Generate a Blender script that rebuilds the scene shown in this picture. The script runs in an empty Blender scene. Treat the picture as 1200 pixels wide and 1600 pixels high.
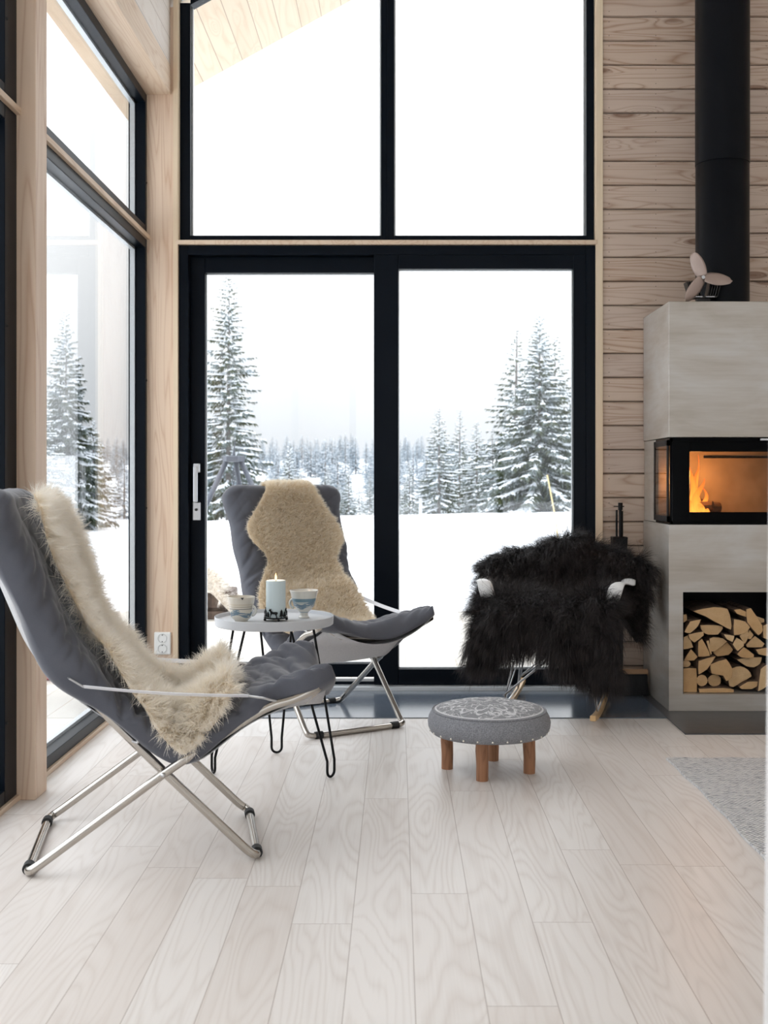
import bpy, math, random
import numpy as np
from mathutils import Vector, noise as mnoise
SC = bpy.context.scene
COL = SC.collection
PI = math.pi
# ------------------------------------------------------------------ camera, sky, exposure
EYE = 1.03
F = 1800.0
cam_d = bpy.data.cameras.new('camera')
cam = bpy.data.objects.new('camera', cam_d); COL.objects.link(cam)
cam.location = (0, 0, EYE); cam.rotation_euler = (PI/2, 0, 0)
cam_d.sensor_width = 36; cam_d.lens = F/1600*36
cam_d.shift_x = -20/1600; cam_d.shift_y = -52/1600
cam_d.clip_start = .05; cam_d.clip_end = 600
cam_d.dof.use_dof = True; cam_d.dof.focus_distance = 4.1; cam_d.dof.aperture_fstop = 6.3
SC.camera = cam
SC.view_settings.view_transform = 'Standard'; SC.view_settings.look = 'None'
SC.view_settings.gamma = 1; SC.view_settings.use_curve_mapping = False
SC.view_settings.exposure = 0.12
SC.cycles.max_bounces = 10; SC.cycles.diffuse_bounces = 6; SC.cycles.glossy_bounces = 5
SC.cycles.transparent_max_bounces = 24; SC.cycles.sample_clamp_indirect = 8
SC.cycles.use_denoising = True
SC.cycles.use_light_tree = True
SKY_LO, SKY_HI = 0.85, 4.4

class NT:
    """small helper for building node trees"""
    def __init__(s, tree): s.t = tree; s.n = tree.nodes; s.l = tree.links
    def new(s, typ, **kw):
        nd = s.n.new(typ)
        for k, v in kw.items(): setattr(nd, k, v)
        return nd
    def put(s, sock, v):
        if v is None: return
        if isinstance(v, bpy.types.NodeSocket): s.l.new(v, sock)
        elif isinstance(v, (tuple, list)) and len(v) == 3 and sock.type == 'RGBA': sock.default_value = (*v, 1)
        else: sock.default_value = v
    def m(s, op, a, b=None, c=None, clamp=False):
        nd = s.new('ShaderNodeMath', operation=op, use_clamp=clamp)
        for i, v in enumerate((a, b, c)):
            if v is not None: s.put(nd.inputs[i], v)
        return nd.outputs[0]
    def mix(s, f, a, b, blend='MIX'):
        nd = s.new('ShaderNodeMix', data_type='RGBA', blend_type=blend)
        s.put(nd.inputs[0], f); s.put(nd.inputs[6], a); s.put(nd.inputs[7], b)
        return nd.outputs[2]
    def ramp(s, f, stops):
        nd = s.new('ShaderNodeValToRGB'); e = nd.color_ramp.elements
        while len(e) < len(stops): e.new(.5)
        for el, (p, c) in zip(e, stops):
            el.position = p; el.color = (*c, 1) if isinstance(c, (tuple, list)) else (c, c, c, 1)
        s.put(nd.inputs[0], f); return nd.outputs[0]
    def noise(s, vec, scale, detail=2, rough=.5, dist=0):
        nd = s.new('ShaderNodeTexNoise')
        s.put(nd.inputs['Vector'], vec); s.put(nd.inputs['Scale'], scale); s.put(nd.inputs['Detail'], detail)
        s.put(nd.inputs['Roughness'], rough); s.put(nd.inputs['Distortion'], dist)
        return nd.outputs['Fac']
    def wn(s, v):
        nd = s.new('ShaderNodeTexWhiteNoise', noise_dimensions='1D'); s.put(nd.inputs['W'], v); return nd.outputs[0]
    def xyz(s, v):
        nd = s.new('ShaderNodeSeparateXYZ'); s.put(nd.inputs[0], v); return nd.outputs
    def vec(s, x, y, z):
        nd = s.new('ShaderNodeCombineXYZ')
        for i, v in enumerate((x, y, z)): s.put(nd.inputs[i], v)
        return nd.outputs[0]
    def coord(s, which='Object'): return s.new('ShaderNodeTexCoord').outputs[which]
    def bump(s, h, strength=.3, dist=.01):
        nd = s.new('ShaderNodeBump'); s.put(nd.inputs['Height'], h)
        nd.inputs['Strength'].default_value = strength; nd.inputs['Distance'].default_value = dist
        return nd.outputs[0]

w = bpy.data.worlds.new('overcast_sky'); SC.world = w; w.use_nodes = True
n = NT(w.node_tree); n.n.clear()
z = n.xyz(n.coord('Generated'))[2]
k = n.m('POWER', n.m('MAXIMUM', z, 0.0), 1.05)
st = n.m('ADD', n.m('MULTIPLY', k, SKY_HI-SKY_LO), SKY_LO)
bg = n.new('ShaderNodeBackground')
n.put(bg.inputs[0], n.ramp(z, [(0.0, (.89, .945, 1.0)), (.18, (.95, .98, 1.0)), (.5, (.92, .96, 1.0))])); n.put(bg.inputs[1], st)
n.l.new(bg.outputs[0], n.new('ShaderNodeOutputWorld').inputs[0])

# ------------------------------------------------------------------ materials
def mat(name, base=(.5, .5, .5), rough=.5, metal=0, **kw):
    m = bpy.data.materials.new(name); m.use_nodes = True
    n = NT(m.node_tree); b = n.n['Principled BSDF']
    b.inputs['Base Color'].default_value = (*base, 1); b.inputs['Roughness'].default_value = rough
    b.inputs['Metallic'].default_value = metal
    for k_, v in kw.items():
        b.inputs[k_.replace('_', ' ')].default_value = v
    m['n'] = 0
    return m, n, b
def plain(*a, **k): return mat(*a, **k)[0]
def speckle(name, c1, c2, scale, rough=.6, bump=0, metal=0, detail=3, lo=.35, hi=.65, stretch=(1, 1, 1)):
    m, n, b = mat(name, c1, rough, metal)
    x = n.xyz(n.coord()); v = n.vec(n.m('MULTIPLY', x[0], stretch[0]), n.m('MULTIPLY', x[1], stretch[1]), n.m('MULTIPLY', x[2], stretch[2]))
    f = n.noise(v, scale, detail, .6)
    n.put(b.inputs['Base Color'], n.ramp(f, [(lo, c1), (hi, c2)]))
    if bump: n.put(b.inputs['Normal'], n.bump(f, bump, .004))
    return m
def wood(name, light, dark, axis='Z', across=None, pitch=None, origin=0, rings=26, rs=(1.1, 9), ring_amt=.55, fibre=.35,
         knots=0, knot_col=(.16, .07, .035), knot_scale=(2.2, 9), rough=.5, tint=.12, length=0, seam=0, seamcol=(.2, .16, .12), var=None, spec=.5, thin=6, coat=0):
    """grain along `axis`; `pitch` = board width measured along `across`"""
    m, n, b = mat(name, light, rough)
    b.inputs['Specular IOR Level'].default_value = spec
    x = n.xyz(n.coord()); I = {'X': 0, 'Y': 1, 'Z': 2}
    L = x[I[axis]]; oth = [a for a in 'XYZ' if a != axis]
    if across is None: across = oth[0]
    W = x[I[across]]; T = x[I[[a for a in oth if a != across][0]]]
    rnd = 0.37; endmask = None
    if pitch:
        q = n.m('DIVIDE', n.m('SUBTRACT', W, origin), pitch)
        bid = n.m('FLOOR', q); fr = n.m('FRACT', q)
        if length:
            ls = n.m('DIVIDE', n.m('ADD', L, n.m('MULTIPLY', n.wn(bid), length*3.7)), length)
            lid = n.m('FLOOR', ls); lf = n.m('FRACT', ls)
            rid = n.m('ADD', n.m('MULTIPLY', bid, 13.37), n.m('MULTIPLY', lid, 7.71))
            endmask = n.m('LESS_THAN', n.m('MULTIPLY', n.m('MINIMUM', lf, n.m('SUBTRACT', 1.0, lf)), length), seam*1.1)
        else: rid = bid
        rnd = n.wn(rid)
    off = n.m('MULTIPLY', rnd, 61.0) if pitch else 0.0
    vec = n.vec(n.m('ADD', n.m('MULTIPLY', L, rs[0]), off), n.m('MULTIPLY', W, rs[1]), n.m('MULTIPLY', T, rs[1]))
    base = n.noise(vec, 1.0, 1.5, .45, .3)
    if knots:
        kv = n.vec(n.m('ADD', n.m('MULTIPLY', L, knot_scale[0]), off), n.m('MULTIPLY', W, knot_scale[1]), n.m('MULTIPLY', T, 2.0))
        vo = n.new('ShaderNodeTexVoronoi', voronoi_dimensions='3D'); n.put(vo.inputs['Vector'], kv); n.put(vo.inputs['Scale'], 1.0)
        kd = vo.outputs['Distance']
        near = n.m('POWER', n.m('SUBTRACT', 1.0, n.m('MINIMUM', n.m('MULTIPLY', kd, 2.6), 1.0)), 2.0)
        base = n.m('ADD', base, n.m('MULTIPLY', near, .5))
    ph = n.m('FRACT', n.m('MULTIPLY', base, rings))
    ring = n.m('POWER', n.m('ABSOLUTE', n.m('SUBTRACT', n.m('MULTIPLY', ph, 2.0), 1.0)), thin*.5)
    fv = n.vec(n.m('ADD', n.m('MULTIPLY', L, 3.0), off), n.m('MULTIPLY', W, 160.0), n.m('MULTIPLY', T, 160.0))
    fb = n.noise(fv, 1.0, 2, .6)
    soft = n.noise(n.vec(n.m('ADD', n.m('MULTIPLY', L, .8), off), n.m('MULTIPLY', W, 6.0), T), 1.0, 2, .5)
    f = n.m('ADD', n.m('MULTIPLY', ring, ring_amt), n.m('MULTIPLY', n.m('SUBTRACT', fb, .5), fibre))
    f = n.m('ADD', f, n.m('MULTIPLY', n.m('SUBTRACT', soft, .5), .9), clamp=True)
    col = n.mix(f, light, dark)
    if pitch:
        v2 = var or tuple(c*.72 for c in light)
        col = n.mix(n.m('MULTIPLY', n.wn(n.m('ADD', rid, 5.3)), tint*2), col, v2)
    if knots:
        core = n.m('MULTIPLY', n.m('LESS_THAN', n.noise(n.vec(n.m('ADD', L, off), n.m('MULTIPLY', W, 3.0), T), 1.7, 0), knots), 1.0)
        km = n.m('MULTIPLY', n.ramp(kd, [(.0, 1.0), (.10, .75), (.13, .95), (.19, 0.0)]), core)
        col = n.mix(n.m('MULTIPLY', km, .85), col, knot_col)
    if seam:
        sm = n.m('LESS_THAN', n.m('MULTIPLY', n.m('MINIMUM', fr, n.m('SUBTRACT', 1.0, fr)), pitch), seam)
        if endmask is not None: sm = n.m('MAXIMUM', sm, endmask)
        col = n.mix(n.m('MULTIPLY', sm, .75), col, seamcol)
    n.put(b.inputs['Base Color'], col)
    n.put(b.inputs['Roughness'], n.m('ADD', rough, n.m('MULTIPLY', f, .12)))
    n.put(b.inputs['Normal'], n.bump(f, .08, .003))
    if coat: b.inputs['Coat Weight'].default_value = coat; b.inputs['Coat Roughness'].default_value = .3
    return m
def clear_glass(name, tint=(1, 1, 1), refl=1.0, r0=.045):
    m = bpy.data.materials.new(name); m.use_nodes = True; n = NT(m.node_tree); n.n.clear()
    lw = n.new('ShaderNodeLayerWeight'); lw.inputs[0].default_value = .5
    f = n.m('ADD', n.m('MULTIPLY', n.m('POWER', lw.outputs['Facing'], 5.0), 1-r0), r0)
    f = n.m('MULTIPLY', f, refl, clamp=True)
    tr = n.new('ShaderNodeBsdfTransparent'); tr.inputs[0].default_value = (*tint, 1)
    gl = n.new('ShaderNodeBsdfGlossy'); gl.inputs['Roughness'].default_value = 0.0
    mx = n.new('ShaderNodeMixShader'); n.put(mx.inputs[0], f); n.l.new(tr.outputs[0], mx.inputs[1]); n.l.new(gl.outputs[0], mx.inputs[2])
    n.l.new(mx.outputs[0], n.new('ShaderNodeOutputMaterial').inputs[0])
    return m
def hairmat(name, root, tip, rough=.6, var=.25, mid=None, trans=.0):
    m, n, b = mat(name, tip, rough)
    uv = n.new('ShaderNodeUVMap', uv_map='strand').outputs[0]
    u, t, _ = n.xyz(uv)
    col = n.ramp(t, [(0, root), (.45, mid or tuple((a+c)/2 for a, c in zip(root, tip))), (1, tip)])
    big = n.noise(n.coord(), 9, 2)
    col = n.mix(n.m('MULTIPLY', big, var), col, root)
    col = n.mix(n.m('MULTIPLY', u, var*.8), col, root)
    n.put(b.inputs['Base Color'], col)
    b.inputs['Specular IOR Level'].default_value = .3
    if trans:
        tl = n.new('ShaderNodeBsdfTranslucent'); n.put(tl.inputs[0], col); mx = n.new('ShaderNodeMixShader'); mx.inputs[0].default_value = trans
        out = n.n['Material Output']; n.l.new(b.outputs[0], mx.inputs[1]); n.l.new(tl.outputs[0], mx.inputs[2]); n.l.new(mx.outputs[0], out.inputs[0])
    return m
M = {}
M['frame'] = plain('dark_window_frame', (.0018, .0042, .0085), .33, Specular_IOR_Level=.10)
M['black'] = plain('black_metal', (.005, .005, .006), .42, Specular_IOR_Level=.18)
M['flue'] = plain('black_flue_metal', (.0022, .0030, .0050), .40, Specular_IOR_Level=.13)
M['gasket'] = plain('rubber', (.01, .011, .012), .6)
M['chrome'] = plain('brushed_chrome', (.50, .47, .43), .19, 1)
M['stoveblack'] = plain('black_stove_glass', (.001, .0012, .0018), .12, Specular_IOR_Level=.08)
M['steel'] = plain('satin_steel', (.62, .63, .65), .3, 1)
M['alu'] = plain('pale_aluminium', (.75, .78, .8), .35, .6)
M['glass'] = clear_glass('window_glass')
M['sideglass'] = clear_glass('stove_glass', (.62, .55, .5), 1.3)
M['pine'] = wood('pine_cladding', (.61, .475, .375), (.34, .20, .12), 'X', 'Z', .1172, .0, rings=11, rs=(.85, 13), ring_amt=.75, knots=.66, tint=.25, var=(.49, .40, .35), rough=.55)
M['post'] = wood('pine_post', (.74, .57, .43), (.56, .36, .24), 'Z', 'X', rings=14, rs=(.62, 13), ring_amt=.7, rough=.5, var=(.6, .45, .4))
M['trimwood'] = wood('pine_trim', (.76, .62, .45), (.60, .44, .29), 'Z', 'X', rings=8, rs=(.3, 20), ring_amt=.3, rough=.5)
M['beam'] = wood('pine_beam', (.72, .57, .43), (.56, .38, .25), 'Y', 'X', rings=12, rs=(.8, 10), ring_amt=.6, rough=.5)
M['whitewash'] = wood('whitewashed_pine', (.74, .68, .62), (.60, .50, .43), 'Y', 'Z', .12, .05, rings=9, rs=(.8, 9), ring_amt=.4, knots=.4, seam=.0018, rough=.5, seamcol=(.3, .22, .17), knot_col=(.35, .22, .15))
M['soffit'] = wood('pine_soffit', (.80, .66, .50), (.62, .46, .31), 'Y', 'X', .115, .02, rings=8, rs=(.6, 8), ring_amt=.4, knots=.45, seam=.002, rough=.6, seamcol=(.3, .2, .13), knot_col=(.4, .24, .14))
M['ceil'] = wood('whitewashed_ceiling', (.80, .76, .70), (.66, .58, .50), 'Y', 'X', .12, .02, rings=8, rs=(.6, 8), ring_amt=.35, knots=.3, seam=.002, rough=.6)
M['floor'] = wood('ash_floorboards', (.77, .735, .705), (.575, .515, .47), 'Y', 'X', .1397, .036, rings=17, rs=(1.0, 7.5), ring_amt=.44, fibre=.6,
                  tint=.24, var=(.60, .52, .465), length=1.55, seam=.0011, seamcol=(.36, .30, .26), rough=.36, thin=4, spec=.45)
M['deck'] = wood('frosted_decking', (.66, .63, .58), (.56, .50, .43), 'Y', 'X', .145, .05, rings=8, rs=(.6, 8), ring_amt=.2, length=3.1, seam=.003, seamcol=(.45, .38, .30), rough=.8)
M['rocker'] = wood('maple', (.66, .44, .22), (.5, .30, .13), 'Y', 'X', rings=6, rs=(1, 20), ring_amt=.3, rough=.35)
M['handlewood'] = wood('beech', (.55, .33, .19), (.42, .22, .12), 'X', 'Z', rings=6, rs=(2, 30), ring_amt=.3, rough=.45)
M['legwood'] = wood('stained_log_leg', (.36, .17, .085), (.16, .065, .03), 'Z', 'X', rings=6, rs=(6, 30), ring_amt=.5, fibre=.9, rough=.5)
def logend():
    m, n, b = mat('split_birch', (.7, .5, .3), .8)
    r = n.new('ShaderNodeObjectInfo').outputs['Random']; c = n.coord()
    f = n.noise(c, 26, 3, .6); g = n.noise(c, 240, 2, .7)
    col = n.mix(f, n.mix(r, (.96, .74, .46), (.78, .50, .24)), n.mix(r, (.72, .46, .22), (.52, .29, .12)))
    n.put(b.inputs['Base Color'], n.mix(n.m('MULTIPLY', g, .35), col, (.40, .24, .12))); n.put(b.inputs['Normal'], n.bump(g, .5, .003))
    return m
M['logend'] = logend()
M['bark'] = speckle('bark', (.10, .06, .04), (.22, .14, .09), 30, .9, .6)
M['char'] = speckle('charred_log', (.02, .013, .01), (.09, .04, .02), 40, .9, .8)
M['white'] = plain('white_plastic', (.80, .80, .80), .35)
M['whitepaint'] = plain('white_paint', (.80, .79, .79), .45)
M['wallpaint'] = plain('pale_wall', (.82, .79, .75), .6)
M['socket'] = plain('socket_white', (.86, .86, .84), .3)
M['hole'] = plain('socket_hole', (.03, .03, .03), .5)
M['tray'] = plain('pale_grey_enamel', (.56, .58, .61), .42)
M['strap'] = plain('white_strap', (.78, .79, .83), .6)
M['canvas'] = speckle('grey_canvas', (.50, .50, .51), (.42, .42, .44), 200, .85, .2)
M['bristle'] = speckle('black_bristle', (.008, .008, .009), (.03, .03, .033), 80, .7, .8, stretch=(6, 1, .4))
M['stud'] = plain('nickel_stud', (.75, .72, .66), .25, 1)
M['blade'] = plain('anodised_blade', (.40, .31, .27), .42, .35)
M['fins'] = plain('black_anodised', (.02, .018, .016), .35, .4)
M['wick'] = plain('wick', (.03, .02, .015), .9)
M['candle'] = plain('pale_blue_wax', (.60, .69, .71), .5, Subsurface_Weight=.3, Subsurface_Radius=(.02, .02, .02), Subsurface_Scale=.5)
M['barktrunk'] = speckle('spruce_bark', (.10, .085, .075), (.22, .20, .19), 12, .9)
M['snow'] = speckle('snow', (.86, .89, .93), (.90, .92, .95), .8, .8)
M['treesnow'] = plain('branch_snow', (.84, .88, .93), .8)
M['red'] = speckle('red_cloth', (.45, .02, .05), (.28, .015, .03), 60, .8, .3)
M['stake'] = plain('grey_stake', (.38, .39, .41), .8)
M['cane'] = plain('bamboo', (.72, .55, .26), .6)
M['iron'] = plain('galvanised_iron', (.085, .095, .12), .5, .2)
M['crate'] = speckle('dark_timber', (.07, .05, .04), (.14, .10, .08), 20, .8)
# raw steel / concrete fireplace
def firemat():
    m, n, b = mat('waxed_grey_plate', (.4, .39, .37), .42)
    c = n.coord(); x = n.xyz(c)
    a = n.noise(n.vec(x[0], x[1], n.m('MULTIPLY', x[2], 2.4)), 2.2, 4, .55, .6)
    d = n.noise(n.vec(n.m('MULTIPLY', x[0], .6), x[1], n.m('MULTIPLY', x[2], 9.0)), 6, 3, .6)
    f = n.m('ADD', n.m('MULTIPLY', a, .75), n.m('MULTIPLY', d, .25))
    n.put(b.inputs['Base Color'], n.ramp(f, [(.36, (.43, .385, .33)), (.5, (.515, .48, .435)), (.64, (.585, .57, .545))]))
    n.put(b.inputs['Roughness'], n.m('ADD', .26, n.m('MULTIPLY', a, .25)))
    b.inputs['Metallic'].default_value = .5
    return m
M['plate'] = firemat()
def hearth():
    m, n, b = mat('polished_slate', (.04, .05, .06), .16)
    c = n.coord(); g = n.noise(c, 260, 2, .7); q = n.noise(c, 3, 3)
    n.put(b.inputs['Base Color'], n.mix(n.m('MULTIPLY', n.m('GREATER_THAN', g, .60), .6), n.mix(q, (.07, .09, .12), (.10, .12, .15)), (.26, .31, .37)))
    b.inputs['Specular IOR Level'].default_value = .8
    return m
M['hearth'] = hearth()
M['hearth2'] = speckle('matt_slate', (.050, .050, .056), (.068, .066, .072), 14, .34, .05)
def fabric(name, c1, c2):
    m, n, b = mat(name, c1, .9)
    c = n.coord(); f = n.noise(c, 420, 2, .6); g = n.noise(c, 9, 3, .6)
    n.put(b.inputs['Base Color'], n.mix(n.m('MULTIPLY', g, .8), n.mix(f, c1, c2), tuple(q*.8 for q in c1)))
    n.put(b.inputs['Normal'], n.bump(f, .25, .001))
    b.inputs['Sheen Weight'].default_value = .35; b.inputs['Sheen Roughness'].default_value = .4
    b.inputs['Specular IOR Level'].default_value = .15
    return m
M['cushion'] = fabric('grey_brushed_cotton', (.098, .103, .124), (.132, .136, .158))
M['felt'] = speckle('grey_wool_felt', (.17, .175, .195), (.31, .315, .34), 260, .95, .2)
def embroider():
    m, n, b = mat('embroidered_felt', (.2, .2, .22), .9)
    x = n.xyz(n.coord())
    r = n.m('SQRT', n.m('ADD', n.m('POWER', x[0], 2.0), n.m('POWER', x[1], 2.0)))
    th = n.m('ARCTAN2', x[1], x[0])
    pet = n.m('ABSOLUTE', n.m('SINE', n.m('MULTIPLY', th, 4.0)))
    wob = n.m('MULTIPLY', n.noise(n.coord(), 30, 2), .035)
    d1 = n.m('ABSOLUTE', n.m('SUBTRACT', n.m('ADD', r, wob), n.m('ADD', .05, n.m('MULTIPLY', pet, .085))))
    d2 = n.m('ABSOLUTE', n.m('SUBTRACT', n.m('ADD', r, wob), n.m('ADD', .16, n.m('MULTIPLY', n.m('SINE', n.m('MULTIPLY', th, 16.0)), .014))))
    d3 = n.m('ABSOLUTE', n.m('SUBTRACT', r, .188))
    nz = n.m('ABSOLUTE', n.m('SUBTRACT', n.noise(n.coord(), 26, 2, .5, 1.0), .5))
    curl = n.m('LESS_THAN', nz, .022)
    mask = n.m('MAXIMUM', n.m('MAXIMUM', n.m('LESS_THAN', d1, .006), n.m('LESS_THAN', d2, .005)), n.m('LESS_THAN', d3, .003))
    mask = n.m('MAXIMUM', mask, n.m('MULTIPLY', curl, n.m('LESS_THAN', r, .185)))
    fz = n.m('ADD', n.m('MULTIPLY', n.noise(n.coord(), 160, 2), .6), .35)
    n.put(b.inputs['Base Color'], n.mix(n.m('MULTIPLY', mask, fz), n.mix(n.noise(n.coord(), 300, 2), (.20, .205, .22), (.30, .305, .32)), (.78, .78, .80)))
    n.put(b.inputs['Normal'], n.bump(mask, .4, .002))
    return m
M['embroidery'] = embroider()
def rugmat():
    m, n, b = mat('woven_wool', (.5, .5, .5), .95)
    c = n.coord(); x = n.xyz(c)
    row = n.m('SINE', n.m('MULTIPLY', x[1], 2*PI/.012)); st_ = n.m('SINE', n.m('ADD', n.m('MULTIPLY', x[0], 2*PI/.014), n.m('MULTIPLY', n.m('FLOOR', n.m('DIVIDE', x[1], .012)), 2.2)))
    h = n.m('ADD', n.m('MULTIPLY', row, .5), n.m('MULTIPLY', st_, .5))
    sp = n.noise(n.vec(n.m('MULTIPLY', x[0], .6), n.m('MULTIPLY', x[1], 1.6), x[2]), 75, 3, .7)
    col = n.ramp(sp, [(.33, (.20, .205, .24)), (.41, (.54, .54, .56)), (.55, (.76, .75, .74))])
    n.put(b.inputs['Base Color'], n.mix(n.m('MULTIPLY', n.m('ADD', n.m('MULTIPLY', h, -.5), .5), .25), col, (.25, .25, .27)))
    n.put(b.inputs['Normal'], n.bump(h, .8, .004))
    return m
M['rug'] = rugmat()
def cupmat(name, body, cx, cz, bands):
    m, n, b = mat(name, body, .3)
    x = n.xyz(n.coord()); col = body
    for z0, z1, c in bands:
        k = n.m('MULTIPLY', n.m('GREATER_THAN', x[2], z0), n.m('LESS_THAN', x[2], z1))
        col = n.mix(k, col, c)
    th = n.m('ARCTAN2', x[1], x[0])
    # brushed hill motif: band bounded by two noisy curves
    wv = n.m('ADD', n.m('MULTIPLY', n.m('SINE', n.m('MULTIPLY', th, 3.0)), .006), n.m('MULTIPLY', n.noise(n.coord(), 40, 2), .012))
    dz = n.m('ABSOLUTE', n.m('SUBTRACT', n.m('SUBTRACT', x[2], cz), wv))
    br = n.noise(n.vec(n.m('MULTIPLY', x[0], 1.0), x[1], n.m('MULTIPLY', x[2], 4.0)), 70, 3)
    k = n.m('MULTIPLY', n.m('LESS_THAN', dz, .009), n.m('GREATER_THAN', br, .42))
    col = n.mix(n.m('MULTIPLY', k, .9), col, (.10, .19, .27))
    n.put(b.inputs['Base Color'], col)
    b.inputs['Coat Weight'].default_value = .5
    return m
CREAM, BEI, BLU = (.66, .62, .54), (.42, .37, .28), (.13, .23, .29)
M['cup1'] = cupmat('cream_glaze', CREAM, 0, .022, [(.052, .0545, BEI), (.0445, .047, (.2, .2, .18)), (.058, .064, (.60, .54, .44))])
M['cup2'] = cupmat('blue_white_glaze', (.64, .63, .58), 0, .042, [(.060, .072, BLU), (.056, .058, (.2, .3, .36)), (.020, .023, (.25, .33, .38))])
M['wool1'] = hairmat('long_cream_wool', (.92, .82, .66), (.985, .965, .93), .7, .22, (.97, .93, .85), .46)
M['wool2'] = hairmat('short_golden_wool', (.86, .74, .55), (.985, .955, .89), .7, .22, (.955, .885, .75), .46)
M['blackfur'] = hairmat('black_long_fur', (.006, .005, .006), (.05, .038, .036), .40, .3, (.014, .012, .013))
M['pelt'] = hairmat('outdoor_pelt', (.7, .64, .56), (.9, .87, .82), .7, .2)
def emis(name, color, strength):
    m = bpy.data.materials.new(name); m.use_nodes = True; n = NT(m.node_tree); n.n.clear()
    e = n.new('ShaderNodeEmission'); e.inputs[0].default_value = (*color, 1); e.inputs[1].default_value = strength
    n.l.new(e.outputs[0], n.new('ShaderNodeOutputMaterial').inputs[0]); return m
def flamemat():
    m = bpy.data.materials.new('flame'); m.use_nodes = True; n = NT(m.node_tree); n.n.clear()
    x = n.xyz(n.coord('Generated'))
    no = n.noise(n.vec(n.m('MULTIPLY', x[0], 5.0), x[1], n.m('MULTIPLY', x[2], 1.6)), 2.2, 3, .6, .6)
    hgt = n.m('ADD', x[2], n.m('MULTIPLY', n.m('SUBTRACT', no, .5), .5))
    lw = n.new('ShaderNodeLayerWeight'); lw.inputs[0].default_value = .35
    e = n.new('ShaderNodeEmission')
    n.put(e.inputs[0], n.ramp(hgt, [(0, (1, .42, .07)), (.35, (1, .33, .05)), (.75, (1, .20, .03)), (1, (.9, .12, .02))]))
    n.put(e.inputs[1], n.m('ADD', .75, n.m('MULTIPLY', no, 2.4)))
    tr = n.new('ShaderNodeBsdfTransparent'); mx = n.new('ShaderNodeMixShader')
    a = n.m('ADD', n.m('MULTIPLY', lw.outputs['Facing'], .9), n.m('MULTIPLY', n.m('POWER', x[2], 2.0), .45), clamp=True)
    n.put(mx.inputs[0], a); n.l.new(e.outputs[0], mx.inputs[1]); n.l.new(tr.outputs[0], mx.inputs[2])
    n.l.new(mx.outputs[0], n.new('ShaderNodeOutputMaterial').inputs[0]); return m
M['flame'] = flamemat()
M['candleflame'] = emis('candle_flame', (1, .62, .28), 3.0)
M['fireback'] = speckle('fireclay', (.36, .27, .18), (.26, .19, .12), 7, .85)
def needles():
    m, n, b = mat('spruce_needles', (.05, .07, .045), .8)
    g = n.noise(n.coord(), 3.2, 3, .7); h = n.noise(n.coord(), 1.1, 2)
    col = n.mix(h, (.035, .050, .038), (.095, .105, .045))
    n.put(b.inputs['Base Color'], n.mix(n.ramp(g, [(.46, 0.0), (.66, .8)]), col, (.34, .40, .44)))
    b.inputs['Specular IOR Level'].default_value = .1
    return m
M['needles'] = needles()
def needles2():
    m, n, b = mat('frost_haze_needles', (.2, .24, .26), .9)
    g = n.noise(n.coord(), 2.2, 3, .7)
    n.put(b.inputs['Base Color'], n.ramp(g, [(.40, (.075, .10, .11)), (.60, (.30, .37, .43))]))  # pale blue puts distance haze as well as frost into the needle colour
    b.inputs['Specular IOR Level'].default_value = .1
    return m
M['needles2'] = needles2()

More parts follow.
